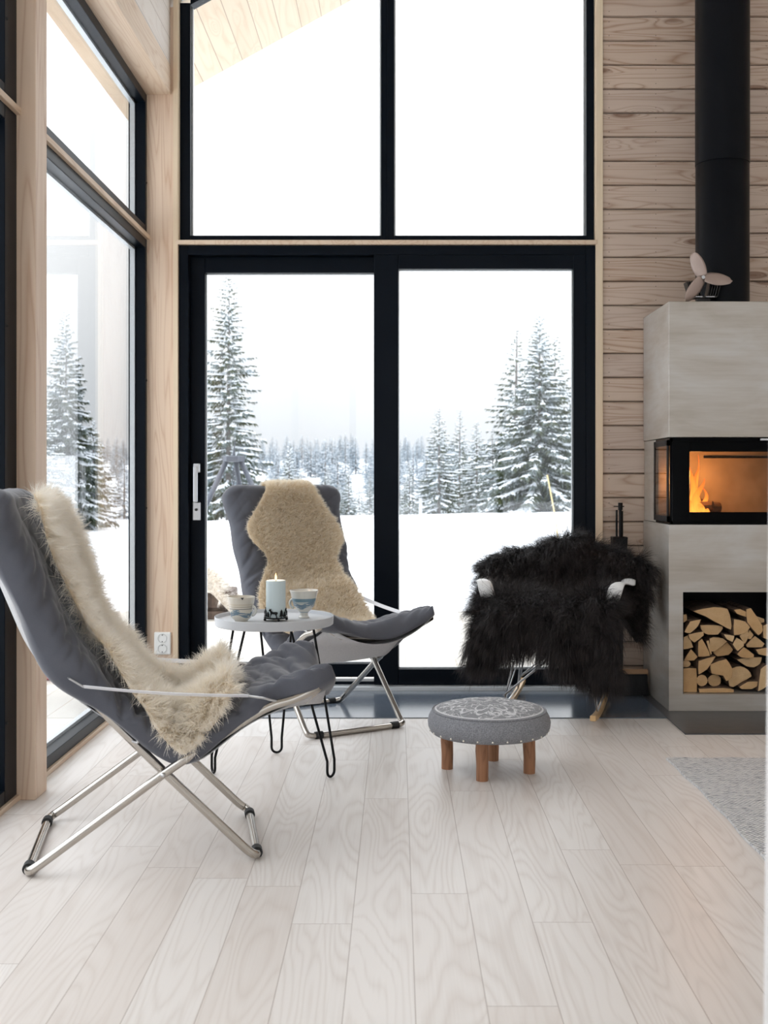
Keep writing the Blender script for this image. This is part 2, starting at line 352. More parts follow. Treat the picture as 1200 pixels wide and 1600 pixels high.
# ------------------------------------------------------------------ mesh helpers
def link_mesh(name, verts, faces, mats, parent=None, smooth=False, mi=None, bevel=0, loc=None):
    me = bpy.data.meshes.new(name); me.from_pydata([tuple(v) for v in verts], [], faces)
    for m_ in (mats if isinstance(mats, (list, tuple)) else [mats]): me.materials.append(m_)
    if mi is not None: me.polygons.foreach_set('material_index', mi)
    if smooth: me.polygons.foreach_set('use_smooth', [True]*len(me.polygons))
    me.validate(); me.update()
    o = bpy.data.objects.new(name, me); COL.objects.link(o)
    if parent: o.parent = parent
    if loc: o.location = loc
    if bevel:
        b = o.modifiers.new('bevel', 'BEVEL'); b.width = bevel; b.segments = 2; b.limit_method = 'ANGLE'; b.angle_limit = .7
        b.harden_normals = False
    return o
class MB:
    def __init__(s): s.v = []; s.f = []; s.mi = []
    def add(s, v, f, mi=0):
        k = len(s.v); s.v += [tuple(p) for p in v]; s.f += [tuple(i+k for i in q) for q in f]; s.mi += [mi]*len(f)
        return s
    def box(s, x0, x1, y0, y1, z0, z1, mi=0):
        v = [(x, y, z) for x in (x0, x1) for y in (y0, y1) for z in (z0, z1)]
        return s.add(v, [(0, 1, 3, 2), (4, 6, 7, 5), (0, 4, 5, 1), (2, 3, 7, 6), (0, 2, 6, 4), (1, 5, 7, 3)], mi)
    def tube(s, path, r, seg=10, closed=False, mi=0, caps=True, rs=None):
        P = [Vector(p) for p in path]; N = len(P); rings = []
        up = None; T = []
        for i in range(N):
            a = P[i-1] if (i > 0 or closed) else P[i]; b = P[(i+1) % N] if (i < N-1 or closed) else P[i]
            T.append((b-a).normalized())
        up = Vector((0, 0, 1)) if abs(T[0].z) < .9 else Vector((0, 1, 0))
        nn = (up - T[0]*up.dot(T[0])).normalized(); v = []
        for i in range(N):
            nn = (nn - T[i]*nn.dot(T[i])).normalized(); bb = T[i].cross(nn); rr = rs[i] if rs else r
            for j in range(seg):
                a = 2*PI*j/seg; v.append(P[i] + (nn*math.cos(a)+bb*math.sin(a))*rr)
        f = []
        for i in range(N if closed else N-1):
            i2 = (i+1) % N
            for j in range(seg):
                j2 = (j+1) % seg; f.append((i*seg+j, i*seg+j2, i2*seg+j2, i2*seg+j))
        if caps and not closed: f.append(tuple(reversed(range(seg)))); f.append(tuple((N-1)*seg+j for j in range(seg)))
        return s.add(v, f, mi)
    def lathe(s, prof, seg=48, c=(0, 0, 0), mi=0, cap=True):
        v = []; f = []; N = len(prof)
        for r, z in prof:
            for j in range(seg):
                a = 2*PI*j/seg; v.append((c[0]+r*math.cos(a), c[1]+r*math.sin(a), c[2]+z))
        for i in range(N-1):
            for j in range(seg):
                j2 = (j+1) % seg; f.append((i*seg+j, i*seg+j2, (i+1)*seg+j2, (i+1)*seg+j))
        if cap:
            if prof[0][0] > 1e-5: f.append(tuple(reversed(range(seg))))
            if prof[-1][0] > 1e-5: f.append(tuple((N-1)*seg+j for j in range(seg)))
        return s.add(v, f, mi)
    def prism(s, poly, y0, y1, mi=0, mi_side=None, fn=None):
        """poly in (x,z), extruded along y; fn maps points"""
        N = len(poly); fn = fn or (lambda p: p)
        v = [fn((x, y0, z_)) for x, z_ in poly]+[fn((x, y1, z_)) for x, z_ in poly]
        s.add(v, [tuple(range(N)), tuple(reversed(range(N, 2*N)))], mi)
        k = len(s.v)-2*N
        for i in range(N):
            j = (i+1) % N; s.f.append((k+i, k+N+i, k+N+j, k+j)); s.mi.append(mi if mi_side is None else mi_side)
        return s
    def sphere(s, c, r, seg=12, ring=8, mi=0, sc=(1, 1, 1)):
        v = []; f = []
        for i in range(ring+1):
            a = PI*i/ring
            for j in range(seg):
                b = 2*PI*j/seg; v.append((c[0]+r*sc[0]*math.sin(a)*math.cos(b), c[1]+r*sc[1]*math.sin(a)*math.sin(b), c[2]+r*sc[2]*math.cos(a)))
        for i in range(ring):
            for j in range(seg):
                j2 = (j+1) % seg; f.append((i*seg+j, (i+1)*seg+j, (i+1)*seg+j2, i*seg+j2))
        return s.add(v, f, mi)
    def build(s, name, mats, parent=None, smooth=False, bevel=0, loc=None):
        return link_mesh(name, s.v, s.f, mats, parent, smooth, s.mi, bevel, loc)
def autosmooth(o, ang=.7):
    me = o.data; me.polygons.foreach_set('use_smooth', [True]*len(me.polygons))
    try: me.set_sharp_from_angle(angle=ang)
    except Exception: pass
    return o
def thing(name, label, cat, loc=(0, 0, 0), rz=0, group=None):
    o = bpy.data.objects.new(name, None); COL.objects.link(o); o.empty_display_size = .1
    o.location = loc; o.rotation_euler = (0, 0, rz); return tag(o, label, cat, group)
def tag(o, label, cat, group=None, kind=None):
    o['label'] = label; o['category'] = cat
    if group: o['group'] = group
    if kind: o['kind'] = kind
    return o
def struct(o, label=None, cat=None):
    o['kind'] = 'structure'
    if label: o['label'] = label; o['category'] = cat
    return o
def dup(o, parent=None, first=True):
    c = o.copy(); COL.objects.link(c)
    if parent: c.parent = parent
    for ch in list(o.children): dup(ch, c)
    return c
def smoothpath(pts, sub=8):
    P = [np.array(p, float) for p in pts]; P = [2*P[0]-P[1]]+P+[2*P[-1]-P[-2]]; out = []
    for i in range(1, len(P)-2):
        for k_ in range(sub):
            t = k_/sub; a, b, c, d = P[i-1], P[i], P[i+1], P[i+2]
            out.append(.5*((2*b)+(-a+c)*t+(2*a-5*b+4*c-d)*t*t+(-a+3*b-3*c+d)*t**3))
    out.append(P[-2]); return out
def fillet(pts, r, sub=6, closed=False):
    """round the corners of a polyline"""
    P = [Vector(p) for p in pts]; out = []
    N = len(P)
    for i in range(N):
        if not closed and i in (0, N-1): out.append(P[i]); continue
        a, b, c = P[i-1], P[i], P[(i+1) % N]
        rr = r[i] if isinstance(r, (list, tuple)) else r
        d1 = min(rr, (a-b).length*.49); d2 = min(rr, (c-b).length*.49)
        p1 = b+(a-b).normalized()*d1; p2 = b+(c-b).normalized()*d2
        for k_ in range(sub+1):
            t = k_/sub; out.append(p1*(1-t)**2+b*2*t*(1-t)+p2*t*t)
    return out
def W2(px, py, D): return ((px-620)/F*D, D, EYE-(py-748)/F*D)

# ------------------------------------------------------------------ hair strands as real ribbons
def nrm(a): return a/np.maximum(np.linalg.norm(a, axis=-1, keepdims=True), 1e-9)
def strands(P, Nn, L, seg=5, width=.0012, seed=1, grav=.25, rand=.35, clump=.6, cell=.02, clumprand=.4, curl=.0, lean=None, tipw=.25):
    rg = np.random.default_rng(seed); n_ = len(P)
    key = np.floor(P/cell).astype(np.int64); key = key[:, 0]*73856093 ^ key[:, 1]*19349663 ^ key[:, 2]*83492791
    _, inv = np.unique(key, return_inverse=True); inv = inv.ravel(); nc = inv.max()+1
    cnt = np.bincount(inv, minlength=nc)[:, None]
    C = np.stack([np.bincount(inv, P[:, i], nc) for i in range(3)], 1)/cnt
    Rc = rg.normal(size=(nc, 3))*clumprand; Lc = rg.uniform(.75, 1.2, nc)
    d = nrm(Nn+Rc[inv]+rg.normal(size=(n_, 3))*rand + (lean if lean is not None else 0))
    L = L*Lc[inv]*rg.uniform(.7, 1.15, n_)
    pos = P.copy(); pts = [pos.copy()]; ds = [d]
    cv = nrm(rg.normal(size=(nc, 3))); ph = rg.uniform(0, 6.28, nc)
    for s in range(seg):
        t = (s+1)/seg
        d = nrm(d+np.array([0, 0, -grav])/seg*1.5+rg.normal(size=(n_, 3))*.10+cv[inv]*(curl*np.cos(ph[inv]+t*7))[:, None])
        pos = pos+d*(L/seg)[:, None]
        pts.append(pos+(C[inv]-P)*(clump*t**1.2)); ds.append(d)
    pts = np.stack(pts, 1); side = nrm(np.cross(ds[0], rg.normal(size=(n_, 3))))
    wd = width*rg.uniform(.6, 1.3, n_)
    tt = np.linspace(0, 1, seg+1); wt = (1-tt**2*(1-tipw))
    off = side[:, None, :]*wd[:, None, None]*wt[None, :, None]*.5
    V = np.stack([pts-off, pts+off], 2).reshape(n_, -1, 3)          # n, (seg+1)*2
    uv = np.stack([np.repeat(rg.uniform(0, 1, n_)[:, None], (seg+1)*2, 1), np.repeat(np.repeat(tt, 2)[None], n_, 0)], 2)
    m_ = (seg+1)*2
    q = np.array([[2*i, 2*i+1, 2*i+3, 2*i+2] for i in range(seg)])
    Fc = (np.arange(n_)[:, None, None]*m_+q[None]).reshape(-1, 4)
    return V.reshape(-1, 3), Fc, uv.reshape(-1, 2)
def fur_object(name, base_v, base_f, strand_sets, material, parent=None, loc=(0, 0, 0), rz=0):
    V = [np.array(base_v, float)]; Fq = [np.array(base_f)]; UV = [np.tile([[.5, .15]], (len(base_v), 1))]; k_ = len(base_v)
    for v, f, u in strand_sets:
        V.append(v); Fq.append(f+k_); UV.append(u); k_ += len(v)
    V = np.concatenate(V); Fq = np.concatenate(Fq); UV = np.concatenate(UV)
    me = bpy.data.meshes.new(name); me.vertices.add(len(V)); me.vertices.foreach_set('co', V.astype(np.float32).ravel())
    me.loops.add(Fq.size); me.loops.foreach_set('vertex_index', Fq.astype(np.int32).ravel())
    me.polygons.add(len(Fq)); me.polygons.foreach_set('loop_start', np.arange(0, Fq.size, 4, dtype=np.int32))
    me.polygons.foreach_set('use_smooth', np.ones(len(Fq), bool))
    me.update(calc_edges=True)
    uvl = me.uv_layers.new(name='strand'); uvl.data.foreach_set('uv', UV[Fq.ravel()].astype(np.float32).ravel())
    me.materials.append(material)
    o = bpy.data.objects.new(name, me); COL.objects.link(o); o.location = loc; o.rotation_euler = (0, 0, rz)
    if parent: o.parent = parent
    return o
def scatter(grid, count, seed, dens=None):
    """random points+normals on a (n,m,3) grid; returns P, N, (a,b) parameters"""
    rg = np.random.default_rng(seed); n_, m_ = grid.shape[:2]
    e1 = grid[1:, :-1]-grid[:-1, :-1]; e2 = grid[:-1, 1:]-grid[:-1, :-1]
    A = np.linalg.norm(np.cross(e1, e2), axis=2)
    if dens is not None: A = A*dens(np.linspace(0, 1, n_-1)[:, None], np.linspace(0, 1, m_-1)[None])
    idx = rg.choice(A.size, count, p=(A/A.sum()).ravel()); i, j = np.unravel_index(idx, A.shape)
    s, t = rg.uniform(size=(2, count))
    P = (grid[i, j]*((1-s)*(1-t))[:, None]+grid[i+1, j]*(s*(1-t))[:, None]+grid[i, j+1]*((1-s)*t)[:, None]+grid[i+1, j+1]*(s*t)[:, None])
    N_ = nrm(np.cross(e1[i, j], e2[i, j]))
    return P, N_, (i+s)/(n_-1), (j+t)/(m_-1)
def grid_faces(n_, m_):
    i, j = np.meshgrid(np.arange(n_-1), np.arange(m_-1), indexing='ij'); k_ = (i*m_+j).ravel()
    return np.stack([k_, k_+m_, k_+m_+1, k_+1], 1)

# ================================================================== SETTING
YB = 5.625                         # inner plane of the window wall
XL = -1.215                        # inner plane of the left wall
SL = .552                          # roof slope
def ceil_z(x): return 3.30+SL*(x-XL)
XR, Y0 = 4.2, -3.2
m_ = MB().box(XL-.1, XR, Y0, YB, -.06, 0); struct(m_.build('floor', M['floor']), 'pale ash plank floor', 'floor')
# slate in front of the glazed door and under the stove
m_ = MB().box(XL, 1.16, 4.95, YB-.05, -.02, .004); h = struct(m_.build('hearth_strip', M['hearth']), 'polished dark stone strip along the glazed door', 'hearth')
m_ = MB().box(1.16, XR, 4.635, YB-.0, -.02, .005); struct(m_.build('hearth_slab', M['hearth2']), 'matt dark slate slab under the stove', 'hearth')
# ceiling
def slab(x0, x1, y0, y1, th=.12):
    return [(x0, y0, ceil_z(x0)), (x1, y0, ceil_z(x1)), (x1, y1, ceil_z(x1)), (x0, y1, ceil_z(x0)),
            (x0, y0, ceil_z(x0)+th), (x1, y0, ceil_z(x1)+th), (x1, y1, ceil_z(x1)+th), (x0, y1, ceil_z(x0)+th)]
BF = [(0, 3, 2, 1), (4, 5, 6, 7), (0, 1, 5, 4), (1, 2, 6, 5), (2, 3, 7, 6), (3, 0, 4, 7)]
struct(link_mesh('ceiling', slab(XL-.1, XR, Y0, YB+.06), BF, M['ceil']))
struct(link_mesh('roof_overhang', slab(XL-.345, XR, YB+.06, 6.73), BF, M['soffit']), 'pine clad roof overhang outside above the window', 'roof')
struct(link_mesh('roof_eave', slab(XL-.345, XL-.1, Y0, YB+.06), BF, M['soffit']), 'pine clad eave outside the left glazing', 'roof')
# window wall, right of the door: horizontal pine boards with shadow gaps
m_ = MB(); pit = .1172; z_ = 0.0
x0 = 1.003
while z_ < 6.2:
    zt = z_+pit
    c = .004
    m_.prism([(YB, z_+.0015), (YB, zt-.0015), (YB-.012, zt-.0015-c), (YB-.012, z_+.0015+c)], x0, XR, 0, fn=lambda p: (p[1], p[0], p[2]))
    for nx in (1.034, 1.262, 1.80):
        for nz in (.025, .092):
            m_.lathe([(0, 0), (.0022, 0)], 6, (0, 0, 0), 1, False)
            k0 = len(m_.v)-12
            for q in range(k0, len(m_.v)):
                vx, vy, vz = m_.v[q]; m_.v[q] = (nx+vx, YB-.0125, z_+nz+vy)
    z_ = zt
m_.box(x0, XR, YB+.001, YB+.12, 0, 6.3, 2)
struct(m_.build('wall_back', [M['pine'], M['hole'], M['crate']]), 'wall of horizontal pine boards behind the stove', 'wall')
# corner post left of the door and its light edge strips
struct(MB().box(-1.222, -1.088, YB-.012, YB+.12, 0, ceil_z(-1.2)+.02).build('wall_corner_post', M['post'], bevel=.003), 'broad pine corner post between the two glazed walls', 'post')
struct(MB().box(-1.088, -1.064, YB-.025, YB+.05, 0, 3.4).box(-1.0725, -1.062, YB-.022, YB+.05, 2.19, 3.42).build('trim_1', M['trimwood'], bevel=.002))
struct(MB().box(.969, 1.003, YB-.022, YB+.12, 0, 4.6).build('trim_2', M['trimwood'], bevel=.002))
struct(MB().box(-1.075, .975, YB-.026, YB+.10, 2.170, 2.191).build('trim_3', M['beam'], bevel=.002))
struct(MB().box(-1.06, .969, YB-.045, YB+.10, .0, .022).build('trim_4', M['alu'], bevel=.002))
# ---- sliding door
Zd, Xa, Xb = 2.168, -1.0625, .969
fr = MB().box(Xa, Xa+.045, YB-.005, YB+.11, .022, Zd).box(Xb-.045, Xb, YB-.005, YB+.11, .022, Zd).box(Xa+.045, Xb-.045, YB-.005, YB+.11, Zd-.045, Zd).box(Xa+.045, Xb-.045, YB+.02, YB+.11, .022, .036)
door = struct(fr.build('door_1', M['frame'], bevel=.002), 'black framed two panel sliding glass door', 'door')
def panel(nm, x0, x1, z0, z1, y, gx0, gx1, gz0, gz1, label):
    b = MB().box(x0, gx0, y, y+.045, z0, z1).box(gx1, x1, y, y+.045, z0, z1).box(gx0, gx1, y, y+.045, z0, gz0).box(gx0, gx1, y, y+.045, gz1, z1)
    o = b.build('sliding_panel', M['frame'], door, bevel=.003); o['label'] = label
    g = MB().box(gx0, gx1, y+.02, y+.026, gz0, gz1).build('glass_pane', M['glass'], o)
    e = .006
    MB().box(gx0, gx1, y+.030, y+.040, gz1-e, gz1).box(gx0, gx0+e*.8, y+.030, y+.040, gz0, gz1).box(gx0, gx1, y+.030, y+.040, gz0, gz0+e).box(gx1-e*.8, gx1, y+.030, y+.04, gz0, gz1).build('glazing_bead', M['alu'], o)
    return o
pl = panel('l', -1.018, -.09, .052, Zd-.045, YB+.052, -.945, -.106, .118, 2.045, 'rear sliding panel with handle')
pr = panel('r', -.112, .925, .024, Zd-.040, YB+.0, .008, .862, .100, 2.055, 'front sliding panel')
hx = -.985
hb = MB().box(hx-.020, hx+.020, YB+.036, YB+.052, .825, .915).build('lock_plate', M['steel'], pl, bevel=.004)
MB().lathe([(0, 0), (.007, 0), (.007, .01), (0, .01)], 16, (0, 0, 0)).build('keyhole', M['hole'], hb)
ko = hb.children[0]; ko.rotation_euler = (PI/2, 0, 0); ko.location = (hx, YB+.037, .878)
MB().box(hx-.012, hx+.02, YB+.012, YB+.052, 1.06, 1.105).box(hx-.012, hx+.010, YB+.006, YB+.02, .915, 1.09).build('pull_handle', M['steel'], pl, bevel=.005)
# ---- upper fixed windows on the window wall
YU = YB+.02
def win_poly(nm, gx0, gx1, fx0, fx1, zb, gzb, ):
    b = MB().box(fx0, gx0, YU, YU+.07, zb, ceil_z(fx0)-.02).box(gx1, fx1, YU, YU+.07, zb, ceil_z(gx1)-.02).box(gx0, gx1, YU, YU+.07, zb, gzb)
    b.prism([(gx0, ceil_z(gx0)-.06), (gx1, ceil_z(gx1)-.06), (gx1, ceil_z(gx1)), (gx0, ceil_z(gx0))], YU, YU+.07)
    o = struct(b.build(nm, M['frame'], bevel=.002))
    MB().prism([(gx0, gzb), (gx1, gzb), (gx1, ceil_z(gx1)-.06), (gx0, ceil_z(gx0)-.06)], YU+.03, YU+.036).build('glass_pane', M['glass'], o)
    MB().box(gx0, gx0+.007, YU+.045, YU+.065, gzb, ceil_z(gx0)-.06).box(gx1-.007, gx1, YU+.045, YU+.065, gzb, ceil_z(gx1)-.06).box(gx0, gx1, YU+.045, YU+.065, gzb, gzb+.006).build('glazing_bead', M['alu'], o)
    return o
win_poly('window_1', -1.012, -.078, -1.066, -.047, 2.191, 2.222)
win_poly('window_2', -.012, .928, -.047, .965, 2.191, 2.222)
struct(MB().prism([(.968, 2.19), (1.0, 2.19), (1.0, ceil_z(1.0)), (.968, ceil_z(.968))], YB-.0, YB+.09).build('trim_5', M['trimwood']))
# ---- left wall: two tiers of glazing split by the post
ZT = 2.205
def side_window(nm, y0, y1, z0, z1, fy0=.06, fy1=.035, fz0=.042, fz1=.045, sash=None):
    X0, X1 = XL-.085, XL-.003
    a, b_, c, d = y0+fy0, y1-fy1, z0+fz0, z1-fz1
    m = MB().box(X0, X1, y0, a, z0, z1).box(X0, X1, b_, y1, z0, z1).box(X0, X1, a, b_, z0, c).box(X0, X1, a, b_, d, z1)
    o = struct(m.build(nm, M['frame'], bevel=.002))
    MB().box(XL-.050, XL-.044, a, b_, c, d).build('glass_pane', M['glass'], o)
    e = .012
    MB().box(XL-.075, XL-.052, b_-e, b_, c, d).box(XL-.075, XL-.052, a, a+e, c, d).box(XL-.075, XL-.052, a, b_, c, c+e).box(XL-.075, XL-.052, a, b_, d-e, d).build('glazing_bead', M['alu'], o)
    # screw caps along the frame
    s_ = MB()
    for zz in np.arange(z0+.25, z1-.1, .62): s_.sphere((X1+.0, b_+.017, zz), .006, 8, 4)
    if s_.v: s_.build('screw_cap', M['gasket'], o)
    return o
side_window('window_3', 3.76, YB-.01, .018, ZT-.010)
side_window('window_4', 3.76, YB-.01, ZT+.012, 2.90)
side_window('window_5', 1.5, 3.75, .018, ZT-.010, .06, .17)
side_window('window_6', 1.5, 3.75, ZT+.012, 2.90, .06, .17)
side_window('window_7', -2.9, 1.40, .018, ZT-.010)
side_window('window_8', -2.9, 1.40, ZT+.012, 2.90)
struct(MB().box(XL-.09, XL+.012, Y0, YB-.012, ZT-.010, ZT+.012).build('trim_6', M['beam'], bevel=.002))
struct(MB().box(XL-.09, XL+.008, Y0, YB-.012, 0, .018).build('trim_7', M['beam'], bevel=.002))
struct(MB().box(XL-.10, XL+.058, 3.69, 3.81, 0, 2.90).build('wall_post', M['post'], bevel=.003), 'pine post standing against the left glazing', 'post')
struct(MB().box(XL-.10, XL+.04, 1.40, 1.5, 0, 2.90).box(XL-.10, XL+.04, Y0, -2.9, 0, 2.90).build('wall_post_rear', M['post']), 'pine posts further along the left glazing', 'post')
struct(MB().box(XL-.10, -1.10, Y0, YB-.012, 2.90, 3.04).build('wall_left_beam', M['beam'], bevel=.004), 'pine beam above the left glazing', 'beam')
struct(MB().box(XL-.10, -1.104, Y0, YB-.012, 3.04, ceil_z(-1.104)+.02).build('wall_left', M['whitewash']))
# the rest of the room behind the camera
struct(MB().box(XR, XR+.1, Y0, YB, 0, 6.5).build('wall_right', M['wallpaint']))
struct(MB().box(XL-.1, -.6, Y0-.1, Y0, 0, 6.6).box(3.2, XR+.1, Y0-.1, Y0, 0, 6.6).box(-.6, 3.2, Y0-.1, Y0, 0, .3).box(-.6, 3.2, Y0-.1, Y0, 3.2, 6.6).build('wall_rear', M['wallpaint']))
struct(MB().box(-.6, -.52, Y0-.08, Y0-.02, .3, 3.2).box(3.12, 3.2, Y0-.08, Y0-.02, .3, 3.2).box(1.26, 1.34, Y0-.08, Y0-.02, .3, 3.2).box(-.6, 3.2, Y0-.08, Y0-.02, .3, .38).box(-.6, 3.2, Y0-.08, Y0-.02, 3.12, 3.2).build('added_rear_window', M['frame']))  # unseen window added behind the camera to let sky light in

# ================================================================== OUTDOORS
def ground_z(x, y):
    d = y if x > XL-2 else math.hypot(y, 0)
    pts = [(-60, .0), (4, -.05), (9.0, -.03), (10, .03), (16, .10), (24, .22), (30, .05), (45, -.55), (62, .2), (80, 1.3), (110, 2.9), (150, 3.6), (260, 4)]
    for (a, za), (b, zb) in zip(pts, pts[1:]):
        if y <= b:
            t = max(0, (y-a)/(b-a)); t = t*t*(3-2*t); z = za+(zb-za)*t; break
    else: z = 4
    z += .028*max(0, min(1, (y-10)/10))*max(-8, min(8, x))
    if x < -5.5: z += .02
    return z+.05*mnoise.noise(Vector((x*.25, y*.25, 0)))*min(1, max(0, (y-9.2)/3)) + .5*mnoise.noise(Vector((x*.03, y*.03, 3)))*min(1, max(0, (y-40)/30))
xs = list(np.arange(-150, -30, 8))+list(np.arange(-30, 30, .8))+list(np.arange(30, 158, 8))
ys = list(np.arange(-40, 4, 4))+list(np.arange(4, 36, .6))+list(np.arange(36, 120, 3))+list(np.arange(120, 300, 20))
V = [(x, y, ground_z(x, y)-.08*(1 if y < 9.1 and abs(x+.0) < 4.6 else 0)) for x in xs for y in ys]
ny = len(ys); Fq = [(i*ny+j, (i+1)*ny+j, (i+1)*ny+j+1, i*ny+j+1) for i in range(len(xs)-1) for j in range(ny-1)]
struct(link_mesh('snow_field', V, Fq, M['snow'], smooth=True), 'snow covered slope outside', 'snow')
struct(MB().box(-3.4, 4.4, YB+.13, 9.15, -.09, -.02).box(-3.4, XL-.11, -3, YB+.13, -.09, -.02).build('terrace_deck', M['deck']), 'pale frosted timber deck outside the door', 'deck')

def make_tree_meshes(H, R, nb, seed, detail=1.0, droop=.35, snowy=1.0, slim=.9, nmat='needles'):
    rg = np.random.default_rng(seed); FV = []; SV = []; SF = []
    k_ = 0
    for i in range(nb):
        h_ = (i+.5)/nb; h_ = .03+.95*h_**.9
        L = (R*(1-h_)**slim*rg.uniform(.62, 1.12)+.05*R); az = i*2.39996+rg.uniform(-.5, .5)
        z0 = H*h_; nseg = 7
        t = np.linspace(0, 1, nseg); ca, sa = math.cos(az), math.sin(az)
        dr = droop*rg.uniform(.7, 1.3)*(1-.75*h_)-.25*h_
        rad = L*t; zz = z0-dr*L*(t*1.15-.38*t*t)*1.2
        ax = np.stack([ca*rad, sa*rad, zz], 1)+rg.normal(size=(nseg, 3))*.02*L*t[:, None]
        nt = max(4, int(L*34*detail))
        tt = rg.uniform(.08, 1, nt)**.8; P = np.stack([np.interp(tt, t, ax[:, j]) for j in range(3)], 1)
        sgn = rg.choice([-1, 1], nt); tl = (.10*R*(1-h_)**.8+.26*L*(1-tt)+.02)*rg.uniform(.5, 1.2, nt)
        fw = rg.uniform(.3, .9, nt); out = np.array([ca, sa, 0]); lat = np.array([-sa, ca, 0])
        D = nrm(out*fw[:, None]+lat*sgn[:, None]*rg.uniform(.2, 1, nt)[:, None]+np.array([0, 0, -1])*rg.uniform(.15, 1.1, nt)[:, None])
        E = P+D*tl[:, None]; wd = (.012+.05*tl)*rg.uniform(.7, 1.4, nt)/max(.6, detail)**.5
        S_ = nrm(np.cross(D, rg.normal(size=(nt, 3))))*wd[:, None]; mid = P*.55+E*.45
        FV.append(np.stack([P, mid+S_, E, mid-S_], 1).reshape(-1, 3))
        # snow lying along the branch
        if rg.uniform() < .93*snowy:
            t0 = rg.uniform(.0, .2); t1 = rg.uniform(.8, 1.0); ns = 7
            ts = np.linspace(t0, t1, ns); A = np.stack([np.interp(ts, t, ax[:, j]) for j in range(3)], 1)+np.array([0, 0, .01])
            wv = (.020+.060*L*(1-ts*.6))*rg.uniform(.5, 1.15, ns)*snowy; wv[0] = wv[-1] = .006; hv = wv*.55+.008
            a = A-lat*wv[:, None]-np.array([0, 0, 1])*wv[:, None]*.55; b = A+np.array([0, 0, 1])*hv[:, None]; c = A+lat*wv[:, None]-np.array([0, 0, 1])*wv[:, None]*.55
            k_ = len(SV); SV += list(np.stack([a, b, c], 1).reshape(-1, 3))
            for q in range(ns-1):
                SF.append((k_+q*3, k_+q*3+1, k_+q*3+4, k_+q*3+3)); SF.append((k_+q*3+1, k_+q*3+2, k_+q*3+5, k_+q*3+4))
        # snow on outer twigs
        ms = int(nt*.36*snowy)
        for q in range(ms):
            p0 = P[q]+np.array([0, 0, .012]); d_ = D[q].copy(); d_[2] *= .5; p1 = p0+d_*tl[q]*rg.uniform(.5, .9)
            s_ = np.cross(d_, [0, 0, 1]); s_ = s_/max(1e-6, np.linalg.norm(s_))*(.012+.07*tl[q]); mm = p0*.5+p1*.5+np.array([0, 0, .02])
            k_ = len(SV); SV += [p0, mm+s_, p1, mm-s_, mm+np.array([0, 0, .018])]; SF += [(k_, k_+1, k_+4), (k_+1, k_+2, k_+4), (k_+2, k_+3, k_+4), (k_+3, k_, k_+4)]
    FV = np.concatenate(FV); nf = len(FV)//4
    faces = [(4*i, 4*i+1, 4*i+2, 4*i+3) for i in range(nf)]+[tuple(j+len(FV) for j in f) for f in SF]
    me = bpy.data.meshes.new('foliage'); me.from_pydata(np.concatenate([FV, np.array(SV)]), [], faces)
    me.materials.append(M[nmat]); me.materials.append(M['treesnow'])
    me.polygons.foreach_set('material_index', [0]*nf+[1]*len(SF)); me.update()
    tb = MB().tube([(0, 0, -.3), (0, 0, H*.5), (.02, 0, H*.98)], .03*H**.6, 8, rs=[.016*H**.8+.012, .009*H**.8+.006, .004])
    mt = bpy.data.meshes.new('trunk'); mt.from_pydata(tb.v, [], tb.f); mt.materials.append(M['barktrunk'])
    return me, mt, H
def place_tree(meshes, px, top_y, D, label, group=None, rz=0, hw=None, base=None, name='spruce_tree', zb=None):
    me, mt, H = meshes; X = (px-620)/F*D; zt = EYE-(top_y-748)/F*D
    zg = ground_z(X, D) if zb is None else zb; s = (zt-zg)/H
    t = thing(name, label, 'tree', (X, D, zg), rz, group); t.scale = (s*(hw or 1), s*(hw or 1), s)
    for nm, q in (('foliage', me), ('trunk', mt)):
        o = bpy.data.objects.new(nm, q); COL.objects.link(o); o.parent = t
    return t
TA = make_tree_meshes(6.0, 1.15, 230, 3, 2.3, .32, .55, .66)         # slender loose
TB = make_tree_meshes(6.0, 2.25, 270, 5, 2.0, .42, .72, 1.12)        # broad layered
TC = make_tree_meshes(4.0, 1.05, 150, 8, 2.2, .35, .55, 1.0)
TD = make_tree_meshes(4.0, .95, 140, 11, 2.2, .30, .45, 1.05)
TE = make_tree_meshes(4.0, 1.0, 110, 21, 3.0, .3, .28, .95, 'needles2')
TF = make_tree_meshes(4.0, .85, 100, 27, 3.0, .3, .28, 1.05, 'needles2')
place_tree(TA, 357, 426, 27, 'tall slender snowy spruce behind the rear chair, left in the door glass', rz=.4)
place_tree(TB, 843, 486, 30, 'tallest broad snow-laden spruce at the right of the door glass', rz=1.1, hw=.95)
place_tree(TD, 806, 510, 36, 'narrow spruce top just left of the tallest broad spruce', rz=.2, hw=1.25)
place_tree(TC, 868, 520, 36.5, 'spruce top close behind the tallest spruce on its right', rz=2.2, hw=1.1)
place_tree(TB, 908, 560, 35.5, 'snowy spruce partly hidden by the right door stile', rz=2.9, hw=.8)
place_tree(TC, 686, 634, 34, 'medium conical snowy spruce just right of the middle door stiles', rz=.9, hw=1.15)
place_tree(TD, 718, 636, 44, 'thin spruce top between two fuller spruces in the right panel', rz=.4)
place_tree(TC, 745, 655, 39, 'bushy spruce left of the big pair in the right panel', rz=2.0, hw=1.2)
place_tree(TD, 770, 668, 36, 'low spruce against the left foot of the big pair', rz=3.0, hw=1.2)
place_tree(TD, 640, 715, 36, 'small spruce hugging the middle stile in the right panel', rz=3.6, hw=1.1)
place_tree(TD, 545, 722, 35, 'small pointed spruce left of the middle stile', rz=1.6, hw=1.15)
place_tree(TD, 578, 738, 37, 'small spruce touching the middle stile from the left', rz=4.6, hw=1.1)
place_tree(TC, 452, 688, 44, 'dark pointed spruce above the rear chair sheepskin', rz=5.1)
